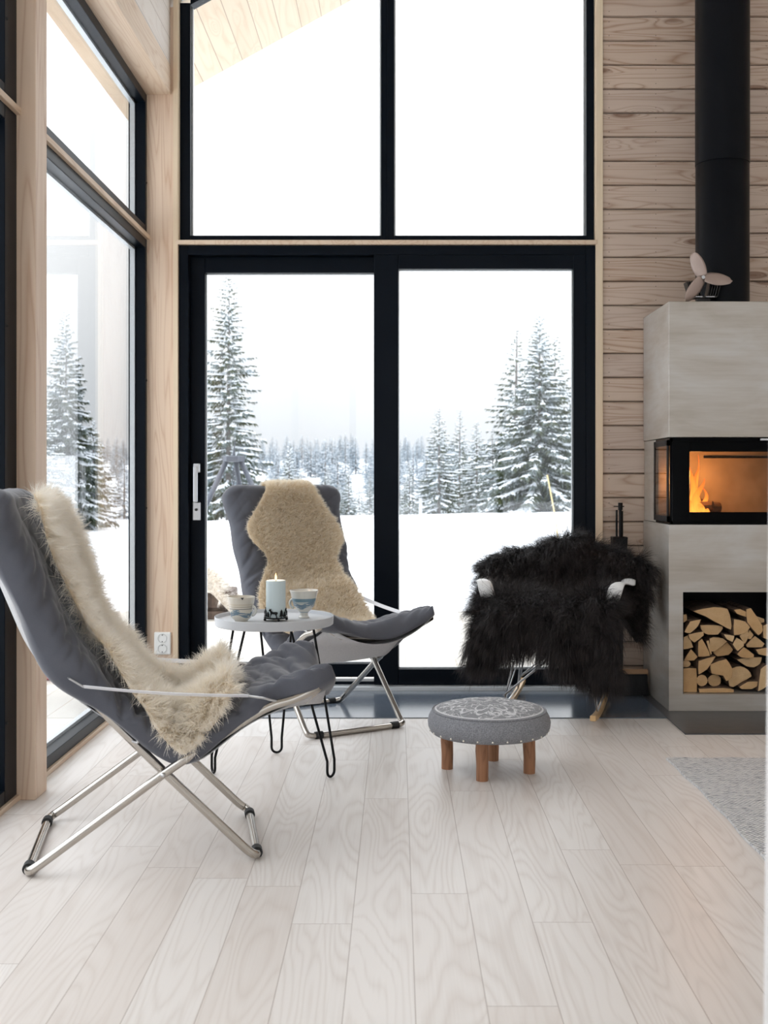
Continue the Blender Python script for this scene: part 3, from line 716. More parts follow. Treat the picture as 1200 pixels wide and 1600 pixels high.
place_tree(TC, 470, 735, 38, 'short snowy spruce just above the rear chair back', rz=5.9, hw=1.3)
place_tree(TC, 512, 728, 40, 'short spruce above the right top corner of the rear chair', rz=.9, hw=1.2)
place_tree(TB, 103, 478, 22, 'tall spruce seen through the left side window', rz=.7, hw=.72)
place_tree(TC, 146, 655, 24, 'lower spruce beside the tall one in the left side window', rz=1.7, hw=1.3)
place_tree(TC, 62, 600, 21, 'spruce half hidden behind the pine post on the left', rz=2.7, hw=1.3)
rg = random.Random(4)
spots = []
for i in range(4000):
    if len(spots) >= 250: break
    D = 46+72*rg.random()**.8; px = rg.uniform(230, 960) if rg.random() < .88 else rg.uniform(20, 230); X = (px-620)/F*D
    if mnoise.noise(Vector((X*.06, D*.05, 7))) < -.22: continue
    if any((X-a)**2+(D-b)**2 < 2.0 for a, b in spots): continue
    spots.append((X, D))
for X, D in spots:
    px = 620+X/D*F; zg = ground_z(X, D); Ht = rg.uniform(2.4, 4.3)*(D/85)**.7
    ty = max(748-(zg+Ht-EYE)/D*F, 676+10*mnoise.noise(Vector((px*.02, 0, 0)))+rg.uniform(0, 14))
    place_tree(rg.choice([TE, TF]), px, ty, D, 'distant frost- and haze-coloured spruce in the far forest', 'distant spruces of the far forest', rg.uniform(0, 6), rg.uniform(1.1, 1.7))
for i, (px, ty, D) in enumerate([(428, 742, 47), (440, 758, 39), (492, 742, 49), (498, 762, 41), (530, 752, 43), (561, 752, 46), (596, 745, 45), (632, 752, 42), (662, 738, 47), (700, 722, 49), (730, 716, 47), (758, 722, 46), (652, 770, 38), (704, 765, 40), (728, 772, 38), (418, 768, 37)]):
    place_tree([TC, TD][i % 2], px, ty, D, 'small snowy spruce in the middle distance behind the snow edge', 'small spruces in the middle distance', i*1.3, 1.35)
# stakes and bamboo cane in the snow
for px, lab, yt in ((657, 'short grey stake in the snow right of the middle stile', 778), (527, 'short grey stake in the snow right of the rear chair back', 792)):
    D = 23.5; X = (px-620)/F*D; tag(MB().box(X-.035, X+.035, D-.03, D+.03, .0, EYE-(yt-748)/F*D).build('snow_stake', M['stake']), lab, 'stake')
tag(MB().tube([W2(880, 905, 12), W2(868, 810, 12), W2(855, 742, 12)], .008, 6).build('bamboo_cane', M['cane']), 'thin yellow bamboo cane leaning in the snow', 'cane')
# fire tripod on the deck
t = thing('fire_tripod', 'grey iron tripod with chain standing outside behind the rear chair', 'tripod', (-1.36, 9.6, -.02))
MB().lathe([(.09, 1.19), (.095, 1.20), (.095, 1.235), (.09, 1.24)], 6, ).build('apex_plate', M['iron'], t, bevel=.003)
for a in (-2.75, -.1, 1.4):
    MB().tube([(.06*math.cos(a), .06*math.sin(a), 1.20), (.62*math.cos(a), .62*math.sin(a), 0.0)], .022, 10).build('leg', M['iron'], t, smooth=True)
ch = MB()
for i in range(14):
    zz = 1.12-i*.028; ch.tube([(.008*math.cos(q)*(1 if i % 2 else 0), .008*math.cos(q)*(0 if i % 2 else 1), zz+.018*math.sin(q)) for q in np.linspace(0, 2*PI, 9)[:-1]], .004, 5, True)
ch.build('chain', M['iron'], t, smooth=True)
MB().tube([(0, 0, 1.24), (.005, 0, 1.30), (.012, 0, 1.37)], .006, 6, rs=[.012, .006, .002]).build('hook', M['iron'], t)
# timber block with pelt
t = tag(MB().box(-1.64, -1.22, 8.6, 9.0, -.02, .04).box(-1.62, -1.24, 8.62, 8.98, .06, .19).box(-1.60, -1.26, 8.64, 8.96, .04, .06).build('log_seat', M['crate'], bevel=.012), 'dark timber seat block outside under a pale pelt', 'seat')
gr = np.array([[(-1.80+.72*a, 8.50+.56*b, max(-.0, .20+.17*math.exp(-((a-.30)**2)*9)*math.exp(-((b-.5)**2)*4)-.75*max(0, a-.60)-.35*max(0, .12-a)-.15*max(0, .2-b)+.015*math.sin(9*a+7*b))) for a in np.linspace(0, 1, 30)] for b in np.linspace(0, 1, 20)])
P, N_, a_, b_ = scatter(gr, 9000, 3); N_ = N_*np.sign(N_[:, 2:3]+1e-9)
o = fur_object('sheepskin', gr.reshape(-1, 3), grid_faces(20, 30), [strands(P, N_, np.full(9000, .055), 4, .004, 3, .5, .4, .5, .04)], M['pelt'])
tag(o, 'pale shaggy pelt draped over the timber block outside', 'sheepskin')
tag(MB().box(-2.25, -1.68, 5.98, 6.35, -.019, .062).build('red_blanket', M['red'], bevel=.02), 'folded red blanket lying on the deck outside the left glazing', 'blanket')
#MORE
# ================================================================== STOVE
FX, FY = 1.2, 5.08                 # left face and front face of the stove
FR = 1.95
fp = thing('fireplace', 'tall grey plate-clad wood stove with glazed corner and log niche', 'fireplace', (0, 0, 0))
a = MB().box(FX, FR, FY, YB-.02, 1.213, 1.812).build('hood', M['plate'], fp, bevel=.002)
b = MB()
nx0, nx1, nz0, nz1 = 1.262, 1.80, .080, .530
b.box(FX, nx0, FY, YB-.02, .006, .827).box(nx1, FR, FY, YB-.02, .006, .827).box(nx0, nx1, FY, YB-.02, nz1, .827).box(nx0, nx1, FY, YB-.02, .006, nz0)
b.build('base', M['plate'], fp)
MB().box(nx0-.001, nx1+.001, FY+.48, FY+.49, nz0, nz1).box(nx0, nx0+.003, FY+.004, FY+.48, nz0, nz1).box(nx1-.003, nx1, FY+.004, FY+.48, nz0, nz1).box(nx0, nx1, FY+.004, FY+.48, nz1-.003, nz1).build('niche_lining', M['black'], fp)
MB().box(FX+.004, FR, 5.365, YB-.02, .829, 1.211).build('side_panel', M['plate'], fp, bevel=.003)
# firebox shell: floor, roof, clay back
fz0, fz1 = .829, 1.211
MB().box(FX+.006, FR, FY+.004, 5.365, fz0, fz0+.035).box(FX+.006, FR, FY+.004, 5.365, fz1-.035, fz1).box(FX+.006, FX+.020, FY+.004, FY+.018, fz0, fz1).box(FX+.006, FX+.016, 5.350, 5.365, fz0, fz1).build('firebox_frame', M['stoveblack'], fp, bevel=.002)
MB().box(FX+.10, FR, 5.335, 5.362, fz0+.035, fz1-.035).box(FX+.02, FR, FY+.03, 5.335, fz0+.035, fz0+.041).box(FR-.03, FR, FY+.02, 5.35, fz0+.035, fz1-.035).build('fireclay_lining', M['fireback'], fp)
MB().box(FX+.22, FX+.62, 5.325, 5.336, 1.125, 1.133).build('air_slot', M['black'], fp)
# front door: wide black border with glass inside
gx0, gx1, gz0, gz1 = 1.290, 1.90, .883, 1.149
d = MB().box(FX+.012, gx0, FY-.006, FY+.004, fz0+.012, fz1-.018).box(gx1, FR, FY-.006, FY+.004, fz0+.012, fz1-.018).box(gx0, gx1, FY-.006, FY+.004, fz0+.012, gz0).box(gx0, gx1, FY-.006, FY+.004, gz1, fz1-.018)
dd = d.build('stove_door', M['stoveblack'], fp, bevel=.0015)
MB().box(gx0, gx1, FY-.004, FY+.001, gz0, gz1).build('door_glass', clear_glass('fire_glass', (.93, .86, .8), .55, .02), dd)
MB().box(FX+.40, FX+.45, FY-.012, FY-.004, fz1-.012, fz1-.004).build('door_latch', M['steel'], dd)
sd = MB().box(FX-.004, FX+.004, FY+.010, FY+.030, fz0+.01, fz1-.01).box(FX-.004, FX+.004, 5.340, 5.362, fz0+.01, fz1-.01).box(FX-.004, FX+.004, FY+.01, 5.36, fz0+.01, fz0+.035).box(FX-.004, FX+.004, FY+.01, 5.36, fz1-.035, fz1-.01).build('side_frame', M['black'], fp)
MB().box(FX-.002, FX+.002, FY+.03, 5.34, fz0+.03, fz1-.03).build('side_glass', M['sideglass'], sd)
# fire: flames and burning logs
def flame(parent, x, y, z0, h, wd, seed, lean=.0):
    rg = random.Random(seed); pts = []; rs = []
    for i in range(13):
        t = i/12; pts.append((x+lean*t+wd*.45*math.sin(t*5+seed)*t, y+wd*.3*math.cos(t*4+seed)*t, z0+h*t)); rs.append(max(.0008, wd*(.5*(1-t)**.8)*(.75+.5*math.sin(PI*min(1, t*2.2+.25)))))
    m = MB().tube(pts, .01, 12, rs=rs); o = m.build('flame', M['flame'], parent, smooth=True); return o
fire = thing('fire', 'orange flames burning over logs at the left inside the stove', 'fire', (0, 0, 0))
for i, (px, h, wd, ln, dy) in enumerate([(1080, .25, .055, .004, 0), (1090, .215, .05, .012, .03), (1086, .16, .07, .01, -.03), (1097, .12, .05, .012, .0), (1075, .12, .035, -.004, .03), (1102, .055, .025, .02, -.02), (1093, .27, .03, .0, .05), (1084, .20, .05, .006, .02), (1078, .09, .06, 0, -.02)]):
    flame(fire, (px-620)/F*5.2, 5.2+dy, .872, h, wd, i*1.7, ln)
for i, (x, ang, r) in enumerate([(1.395, .2, .026), (1.36, -.5, .022), (1.33, .6, .024)]):
    t = tag(MB().tube([(x-.09*math.cos(ang), 5.21-.09*math.sin(ang), .895), (x+.07*math.cos(ang), 5.21+.07*math.sin(ang), .900+.01*i)], r, 9, rs=[r, r*.9]).build('burning_log', M['char'], None, smooth=False),
            ['charred log end lying right of the flames in the stove', 'charred log crossing under the stove flames', 'charred log at the left foot of the stove flames'][i], 'log')
ld = bpy.data.lights.new('fire_glow', 'POINT'); ld.energy = 5.5; ld.color = (1, .48, .16); ld.shadow_soft_size = .05
lo = bpy.data.objects.new('fire_glow', ld); COL.objects.link(lo); lo.location = (1.34, 5.17, 1.02); lo.parent = fire
# flue
fl = thing('flue_pipe', 'thick matt black flue pipe rising from the stove top', 'pipe', (1.502, 5.315, 1.812))
r_ = .121
MB().lathe([(0, 0), (r_, 0), (r_, .66), (r_-.002, .664), (0, .664)], 64).build('lower_pipe', M['flue'], fl)
MB().lathe([(r_-.004, .662), (r_+.0015, .666), (r_+.0015, 2.88)], 64, cap=False).build('upper_pipe', M['flue'], fl)
for o in fl.children: autosmooth(o)
# stove fan
fan = thing('stove_fan', 'small heat powered fan with three brown blades on the stove top', 'fan', (1.372, 5.165, 1.812))
MB().box(-.045, .045, -.035, .035, 0, .008).box(-.03, .03, -.012, .012, .008, .03).build('fan_base', M['fins'], fan, bevel=.002)
fm = MB()
for sx in (-1, 1):
    for i in range(5):
        x = sx*(.014+i*.011); fm.prism([(x-.002, .032), (x+.002, .032), (x+.002+sx*.018, .105-i*.002), (x-.004+sx*.018, .105-i*.002)], -.028, .028)
fm.box(-.055, .055, -.028, .028, .026, .033).build('cooling_fins', M['fins'], fan)
MB().box(-.046, -.008, -.030, -.027, .028, .031).box(.006, .046, -.030, -.027, .028, .031).build('fin_clip', M['steel'], fan)
hub = (-.012, -.050, .112)
MB().tube([(hub[0], -.012, hub[2]), (hub[0], -.056, hub[2])], .008, 14).build('hub', M['steel'], fan, smooth=False)
MB().tube([(hub[0], .012, hub[2]), (hub[0], -.02, hub[2])], .02, 14).box(-.016, -.008, -.012, .012, .03, .1).build('motor', M['fins'], fan)
def blade(ang, L, wd):
    V = []; n1, n2 = 14, 7
    for i in range(n1):
        t = i/(n1-1); ww = wd*(.22+.78*math.sin(PI*min(1, t*.80+.16))**.8)*(1 if t < .9 else math.sqrt(max(0.02, 1-((t-.9)/.1)**2)))
        for j in range(n2):
            s_ = j/(n2-1)*2-1; V.append(((.006+L*t), s_*ww*.5, .010*s_+.004*s_*s_))
    Fc = [(i*n2+j, i*n2+j+1, (i+1)*n2+j+1, (i+1)*n2+j) for i in range(n1-1) for j in range(n2-1)]
    V = [(hub[0]+x*math.cos(ang)-y*math.sin(ang), hub[1]-.003+z_, hub[2]+x*math.sin(ang)+y*math.cos(ang)) for x, y, z_ in V]
    o = link_mesh('blade', V, Fc, M['blade'], fan, True); s_ = o.modifiers.new('thick', 'SOLIDIFY'); s_.thickness = .0012
blade(math.radians(112), .112, .056); blade(math.radians(-7), .124, .058); blade(math.radians(-127), .124, .056)
# split logs stacked in the niche (end faces traced as polygons)
LOGS = [
 ('squared upright-looking log block in the bottom left corner of the niche', [(445, 690), (515, 688), (517, 803), (445, 803)]),
 ('small round branch resting on the squared log block', None, (468, 670), (24, 17)),
 ('narrow triangular split log against the niche left side, third layer', [(457, 540), (480, 530), (503, 590), (453, 600)]),
 ('half-round orange split log near the niche left side, upper layer', [(452, 512), (480, 462), (532, 452), (515, 488), (480, 518)]),
 ('small log stub at the very top left of the pile', [(450, 435), (472, 430), (475, 460), (455, 475)]),
 ('small wedge log just under the half-round orange log', [(475, 525), (548, 511), (550, 530), (505, 565), (480, 545)]),
 ('small four-sided wedge above the small round branch', [(455, 652), (490, 597), (523, 635), (505, 652)]),
 ('wide half-round log lying flat side up near the top', [(540, 485), (600, 484), (647, 490), (650, 500), (625, 530), (575, 530), (550, 515)]),
 ('tall triangular split log left of the thin sliver', [(522, 560), (540, 545), (576, 612), (578, 628), (522, 632)]),
 ('thin bark sliver standing between two split logs', [(565, 560), (577, 555), (592, 620), (585, 628)]),
 ('broad split log in the middle with a flat left side', [(583, 550), (600, 542), (650, 548), (670, 563), (607, 612), (590, 612)]),
 ('rounded wedge log tucked below the broad middle log', [(605, 618), (673, 568), (702, 605), (680, 630), (625, 637)]),
 ('largest log on top of the pile with a pointed left end', [(500, 415), (600, 395), (665, 403), (683, 460), (683, 505), (640, 484), (560, 440)]),
 ('big knotted log at the lower middle of the pile', [(578, 668), (655, 642), (685, 690), (680, 735), (655, 748), (640, 722), (585, 712)]),
 ('wing-shaped split log right of the squared block', [(520, 650), (603, 627), (562, 690), (520, 716)]),
 ('round bark-edged log right of the squared block, bottom', None, (542, 747), (27, 28)),
 ('round rough log below the big knotted log', None, (610, 752), (33, 29)),
 ('large round cut log at the bottom right', [(678, 760), (678, 722), (698, 692), (735, 684), (772, 700), (790, 732), (745, 758), (700, 785), (682, 780)]),
 ('flat half log wedged under the large round log', [(722, 778), (760, 754), (811, 752), (808, 775), (780, 789), (730, 789)]),
 ('thin flat plank-like log along the niche floor', [(522, 784), (640, 780), (690, 787), (690, 802), (525, 803)]),
 ('six-sided pale log right below the largest top log', [(690, 450), (745, 462), (768, 490), (740, 520), (690, 528)]),
 ('dark slanted log in the centre right of the pile', [(705, 540), (742, 562), (740, 580), (710, 605), (686, 572)]),
 ('narrow triangular log left of the pale gable-shaped log', [(720, 532), (765, 502), (762, 545), (747, 572)]),
 ('long slanted pale log at the top right of the pile', [(748, 402), (770, 397), (825, 480), (828, 505), (805, 528), (752, 465)]),
 ('curled pale split log lying on top at the right', [(690, 406), (720, 402), (775, 428), (748, 440), (705, 425)]),
 ('small log between the half-round and the six-sided log', [(640, 522), (692, 530), (683, 560), (655, 546)]),
 ('pale gable-shaped log at the right side of the pile', [(757, 578), (800, 535), (848, 573), (835, 590), (762, 590)]),
 ('wedge log with rounded right side above the large round log', [(708, 620), (740, 585), (790, 622), (788, 638), (730, 636)]),
 ('small dark log filling the gap near the slanted pale log', [(762, 525), (770, 503), (790, 528), (778, 548), (764, 548)]),
 ('long low half-round log right of centre', [(718, 652), (760, 643), (838, 640), (830, 672), (800, 689), (765, 684)]),
 ('flat sided log cut off by the white panel, middle right', [(802, 600), (858, 590), (862, 632), (815, 622)]),
 ('upright split log at the bottom right edge of view', [(818, 690), (850, 668), (862, 700), (852, 770), (806, 796)]),
 ('log standing on edge at the right edge, upper layer', [(834, 484), (858, 474), (860, 552), (836, 542)]),
 ('bark-covered log at the far top right of the pile', [(806, 440), (850, 455), (850, 470), (820, 478)]),
]
def logpx(x, y, D=5.13): return W2(920+x/3.0786, 820+y/3.0786, D)
rl = random.Random(7)
for L in LOGS:
    if L[1] is None:
        poly = [(L[2][0]+L[3][0]*math.cos(q)*rl.uniform(.95, 1.05), L[2][1]+L[3][1]*math.sin(q)*rl.uniform(.95, 1.05)) for q in np.linspace(0, 2*PI, 15)[:-1]]
    else: poly = L[1]
    jit = []
    cx = sum(p[0] for p in poly)/len(poly); cy = sum(p[1] for p in poly)/len(poly)
    for i, p in enumerate(poly):
        q = poly[(i+1) % len(poly)]; jit.append(p)
        if L[1] and math.hypot(p[0]-q[0], p[1]-q[1]) > 26: jit.append(((p[0]+q[0])/2+(((p[0]+q[0])/2-cx)*.05), (p[1]+q[1])/2+((p[1]+q[1])/2-cy)*.05))
    y0 = 5.12+rl.uniform(-.02, .035)
    pts = [logpx(x, y) for x, y in jit]; c3 = logpx(cx, cy)
    mb = MB(); P_ = [(p[0], p[2]) for p in pts]; P_ = P_ if sum(P_[i][0]*P_[(i+1) % len(P_)][1]-P_[(i+1) % len(P_)][0]*P_[i][1] for i in range(len(P_))) < 0 else P_[::-1]
    rt = rl.uniform(-.02, .02)
    mb.prism([(max(nx0+.004, min(nx1-.004, x))-c3[0], max(nz0+.001, z_)-c3[2]) for x, z_ in P_], 0, .30, 0, 1)
    o = mb.build('split_log', [M['logend'], M['bark']], None, False, .0015, (c3[0], y0, c3[2])); o.rotation_euler = (0, 0, 0)
    tag(o, L[0], 'log', 'split logs stacked in the stove niche')
# companion tools and broom beside the stove
ts = thing('fire_tool_set', 'slim black fire tool stand hanging beside the stove', 'fire tools', (0, 0, 0))
x0_, y0_ = (968-620)/F*5.52, 5.52
MB().tube([(x0_+.004, y0_, .06), (x0_+.004, y0_, .912)], .007, 10).box(x0_-.008, x0_+.016, y0_-.01, y0_+.01, .045, .06).build('shovel_shaft', M['black'], ts)
MB().tube([(x0_-.010, y0_+.02, .10), (x0_-.010, y0_+.02, .880)], .005, 10).build('poker', M['black'], ts)
MB().tube([(x0_+.016, y0_+.02, .10), (x0_+.016, y0_+.02, .875)], .005, 10).build('tongs', M['black'], ts)
MB().box(x0_-.028, x0_+.022, y0_-.003, y0_+.003, .895, .900).tube([(x0_+.004, y0_, .88), (x0_+.004, y0_, .915)], .011, 10).build('top_bar', M['black'], ts)
MB().prism([(-.036, .752), (.036, .752), (.030, .62), (.014, .50), (-.014, .50), (-.030, .62)], -.035, .035).build('holder', M['black'], ts, loc=(x0_, y0_+.01, 0), bevel=.004)
MB().box(x0_-.06, x0_+.06, y0_-.06, y0_+.06, .0045, .02).build('stand_foot', M['black'], ts)
bt = thing('hearth_broom', 'hand broom with round wooden back and black bristles by the stove', 'broom', (1.075, 5.47, .0045))
MB().tube([(-.14, 0, .105), (.115, 0, .105)], .017, 14).build('broom_back', M['handlewood'], bt, smooth=False)
MB().prism([(-.135, .0), (.118, .0), (.11, .10), (-.13, .10)], -.02, .02).build('bristles', M['bristle'], bt)
for o in bt.children: autosmooth(o)

# ================================================================== POUF STOOL
st = thing('footstool', 'low round grey felt stool with white embroidered top and four log legs', 'stool', (.325, 4.06, 0))
R_ = .213
prof = [(0, .134), (.17, .134), (.198, .137), (.206, .143), (.214, .160), (.216, .178), (.212, .196), (.204, .210), (.196, .217)]
o = MB().lathe(prof, 96, cap=False).build('cushion_side', M['felt'], st, smooth=True)
prof = [(.196, .217), (.190, .2205), (.17, .228), (.13, .236), (.08, .241), (.03, .243), (0, .243)]
o = MB().lathe(prof, 96, cap=False).build('cushion_top', M['embroidery'], st, smooth=True)
for v in o.data.vertices:
    r = math.hypot(v.co.x, v.co.y)
    if r < .18: v.co.z += .004*mnoise.noise(v.co*14)
MB().lathe([(.199+.003*math.cos(q), .2165+.003*math.sin(q)) for q in np.linspace(0, 2*PI, 9)], 96, cap=False).build('piping', M['felt'], o, smooth=True)
for i in range(26):
    a = 2*PI*i/26+.1; rr = .2075
    s_ = MB().sphere((0, 0, 0), .0045, 10, 6).build('stud', M['stud'], st, smooth=True, loc=(rr*math.cos(a), rr*math.sin(a), .1475))
for px, py, D in ((754, 1222, 3.912), (699, 1203, 4.075), (828, 1210, 4.013), (771, 1190, 4.195)):
    x, y = (px-620)/F*D-.325, D-4.06+.02; rt = random.Random(px)
    m = MB().tube([(x, y, 0), (x+.001, y, .05), (x-.001, y+.001, .10), (x, y, .136)], .021, 18, rs=[.0205, .021, .0222, .021])
    autosmooth(m.build('leg', M['legwood'], st))

# ================================================================== SIDE TABLE
TX, TY, TZ = -.438, 4.12, .509
tb = thing('tray_table', 'small round table with grey tray top on black hairpin legs', 'table', (TX, TY, 0))
prof = [(0, TZ), (.207, TZ), (.2105, TZ+.003), (.212, TZ+.031), (.2105, TZ+.0325), (.2085, TZ+.031), (.2065, TZ+.020), (.200, TZ+.0185), (0, TZ+.0185)]
autosmooth(MB().lathe(prof, 128).build('tray', M['tray'], tb), .5)
for fx, fy in ((-.45, 4.315), (-.227, 3.965), (-.640, 4.02)):
    dx, dy = fx-TX, fy-TY; L = math.hypot(dx, dy); ux, uy = dx/L, dy/L; sx, sy = -uy, ux
    top = .13
    A = [(ux*top+sx*.060, uy*top+sy*.060, TZ), (dx+sx*.019, dy+sy*.019, .06)]; B = [(dx-sx*.019, dy-sy*.019, .06), (ux*top-sx*.060, uy*top-sy*.060, TZ)]
    arc = [(dx+sx*.019*math.cos(q)+0, dy+sy*.019*math.cos(q), .0245-.0195*math.sin(q)) for q in np.linspace(0, PI, 9)]
    MB().tube([A[0], A[1]]+arc+[B[0], B[1]], .0046, 8).box(ux*top-.03, ux*top+.03, uy*top-.03, uy*top+.03, TZ-.003, TZ).build('leg', M['black'], tb, smooth=False)
SZ = TZ+.0188
# cups
M['glaze'] = plain('pale_glaze', (.62, .62, .58), .25)
def cup(name, label, x, y, prof, mt, hx, hz, hr, rot, zs=1.0):
    prof = [(r, z_*zs) for r, z_ in prof]; hz *= zs
    c = thing(name, label, 'cup', (x, y, SZ), rot)
    autosmooth(MB().lathe(prof, 64).build('bowl', mt, c), .6)
    pts = [(hx+hr*.95*math.sin(q)*1.0, 0, hz+hr*math.cos(q)) for q in np.linspace(.15, PI-.1, 14)]
    MB().tube(pts, .0045, 10).build('handle', M['glaze'], c, smooth=True)
    return c
p1 = [(0, .0), (.022, .0), (.024, .004), (.034, .012), (.0395, .028), (.042, .048), (.0455, .062), (.0485, .080), (.0470, .081), (.044, .062), (.040, .045), (.036, .022), (.025, .010), (0, .008)]
c1 = cup('tea_cup', 'cream striped cup with chipped rim left of the candle', (377-620)/F*4.06, 4.06, p1, M['cup1'], .041, .036, .0165, -.35, 1.08)
MB().prism([(-.006, .0875), (.006, .0875), (.001, .079)], -.0492, -.0462).build('rim_chip', M['hole'], c1)
c1.children[2].rotation_euler = (0, 0, .55)
p2 = [(0, .0), (.019, .0), (.020, .003), (.015, .008), (.0145, .016), (.026, .026), (.037, .038), (.0425, .055), (.0465, .070), (.052, .085), (.0505, .086), (.044, .070), (.040, .055), (.034, .040), (.020, .026), (0, .024)]
cup('tea_cup', 'footed blue and white patterned cup right of the candle', (475-620)/F*4.16, 4.16, p2, M['cup2'], .038, .044, .0165, PI-.25, 1.17)
# candle in a reindeer ring
CX, CY = (431-620)/F*4.08, 4.08
cd = thing('pillar_candle', 'ribbed pale blue pillar candle burning on the tray', 'candle', (CX, CY, SZ+.012))
R0 = .0345; V = []; Fq = []; ns = 144
prz = [(0, 0), (1, 0), (1, .128), (.93, .131), (.5, .127), (.0, .126)]
for r_f, z_ in prz:
    for j in range(ns):
        a = 2*PI*j/ns; rr = R0*r_f*(1-.022*(j % 3 == 0)*(r_f == 1)); V.append((rr*math.cos(a), rr*math.sin(a), z_))
for i in range(len(prz)-1):
    for j in range(ns): Fq.append((i*ns+j, i*ns+(j+1) % ns, (i+1)*ns+(j+1) % ns, (i+1)*ns+j))
autosmooth(link_mesh('wax', V, Fq, M['candle'], cd), .5)
MB().tube([(0, 0, .125), (.001, 0, .136)], .0012, 6).build('wick', M['wick'], cd)
MB().lathe([(0, .130), (.0035, .134), (.0045, .139), (.003, .147), (.001, .154), (0, .157)], 12).build('flame', M['candleflame'], cd, smooth=True)
ld = bpy.data.lights.new('candle_glow', 'POINT'); ld.energy = .12; ld.color = (1, .6, .3); ld.shadow_soft_size = .006
lo = bpy.data.objects.new('candle_glow', ld); COL.objects.link(lo); lo.location = (0, 0, .165); lo.parent = cd
rgn = thing('candle_ring', 'black metal candle ring with deer and fir tree cut-outs', 'candle holder', (CX, CY, SZ))
RR = .0395
def curved(poly, a0, name):
    """thin plate shape bent round the ring; poly in metres (x along arc, z)"""
    n_ = len(poly); vi = [(RR*math.cos(a0+x/RR), RR*math.sin(a0+x/RR), z_) for x, z_ in poly]; vo = [((RR+.0016)*math.cos(a0+x/RR), (RR+.0016)*math.sin(a0+x/RR), z_) for x, z_ in poly]
    f = [tuple(range(n_)), tuple(reversed(range(n_, 2*n_)))]+[(i, n_+i, n_+(i+1) % n_, (i+1) % n_) for i in range(n_)]
    return link_mesh(name, vi+vo, f, M['black'], rgn)
MB().lathe([(RR-.006, .009), (RR+.003, .009), (RR+.003, .013), (RR-.006, .013), (RR-.006, .009)], 48, cap=False).lathe([(0, .0095), (RR-.003, .0095), (RR-.003, .0118), (0, .0118)], 48).build('ring', M['black'], rgn)
for i in range(4):
    a = -PI/2+.35+i*PI/2; MB().sphere((RR*math.cos(a), RR*math.sin(a), .005), .005, 12, 8).build('ball_foot', M['black'], rgn, smooth=True)
deer = [(-.014, .013), (-.012, .024), (-.016, .030), (-.014, .034), (-.006, .035), (.003, .034), (.008, .040), (.006, .046), (.009, .045), (.011, .042), (.013, .046), (.0145, .042), (.0175, .039), (.016, .037), (.012, .036), (.010, .030), (.010, .022), (.014, .013), (.012, .013), (.008, .022), (.005, .027), (-.005, .027), (-.009, .022), (-.010, .013)]
tree_ = [(-.001, .013), (-.001, .018), (-.009, .018), (-.004, .026), (-.007, .026), (-.003, .033), (-.005, .033), (0, .043), (.005, .033), (.003, .033), (.007, .026), (.004, .026), (.009, .018), (.001, .018), (.001, .013)]
for k in range(4):
    a = -PI/2+k*PI/2; curved([(-x if k != 0 else -x, z_) for x, z_ in deer][::-1], a-.12, 'deer_cutout'); curved(tree_, a+.62, 'fir_cutout'); curved([(x*.7, .013+(z_-.013)*.75) for x, z_ in tree_], a+.95, 'fir_cutout')

# ================================================================== SOCKET
M['socketrec'] = plain('socket_recess', (.62, .62, .60), .35)
so = thing('wall_socket', 'white double wall socket low on the pine corner post', 'socket', ((253.5-620)/F*5.6, YB-.012, EYE-(1005-748)/F*5.61))
MB().box(-.041, .041, -.012, 0, -.055, .055).build('cover_plate', M['socket'], so, bevel=.006)
for zz in (.025, -.025):
    o = MB().lathe([(.0225, .0), (.0225, .0015), (.0195, .0015), (.0185, -.008), (0, -.008)], 40, cap=False).build('outlet_ring', M['socketrec'], so, smooth=False, loc=(0, -.0125, zz)); o.rotation_euler = (PI/2, 0, 0); autosmooth(o)
    for dx, dz in ((-.0095, 0), (.0095, 0), (0, .016), (0, -.016)):
        q = MB().lathe([(0, 0), (.0026, 0), (.0026, .0006), (0, .0006)], 10).build('pin_hole', M['hole'], o, loc=(dx, dz, -.0072 if dz == 0 else .001))
# ================================================================== RUG, WHITE PANEL
nr, mr = 60, 50; V = []
for i in range(nr):
    for j in range(mr):
        a, b = i/(nr-1), j/(mr-1); x = .985+1.9*a; y = 4.215-2.0*b+.006*math.sin(a*60)*(b < .02)
        x += .018*b+.003*math.sin(b*38)*(a < .02)+.008*math.sin(b*7); V.append((x-.012*math.sin(b*70)*0, y, .010+.0012*mnoise.noise(Vector((x*9, y*9, 0)))))
o = link_mesh('woven_rug', V, [(i*mr+j, i*mr+j+1, (i+1)*mr+j+1, (i+1)*mr+j) for i in range(nr-1) for j in range(mr-1)], M['rug'])
s_ = o.modifiers.new('thick', 'SOLIDIFY'); s_.thickness = .009; s_.offset = -1; tag(o, 'mottled grey flat woven wool rug on the right floor', 'rug')
D = 1.22
xa, xb = (1186-620)/F*D, (1202-620)/F*D
o = MB().prism([(xa, 0), (xa+.25, 0), (xb+.25, 1.10), (xb, 1.10)], D, D+.022, fn=lambda p: (p[0]+(p[1]-D)*.52, p[1], p[2])).build('white_panel', M['whitepaint'], bevel=.003)
tag(o, 'white painted panel edge standing close at the right border', 'panel')
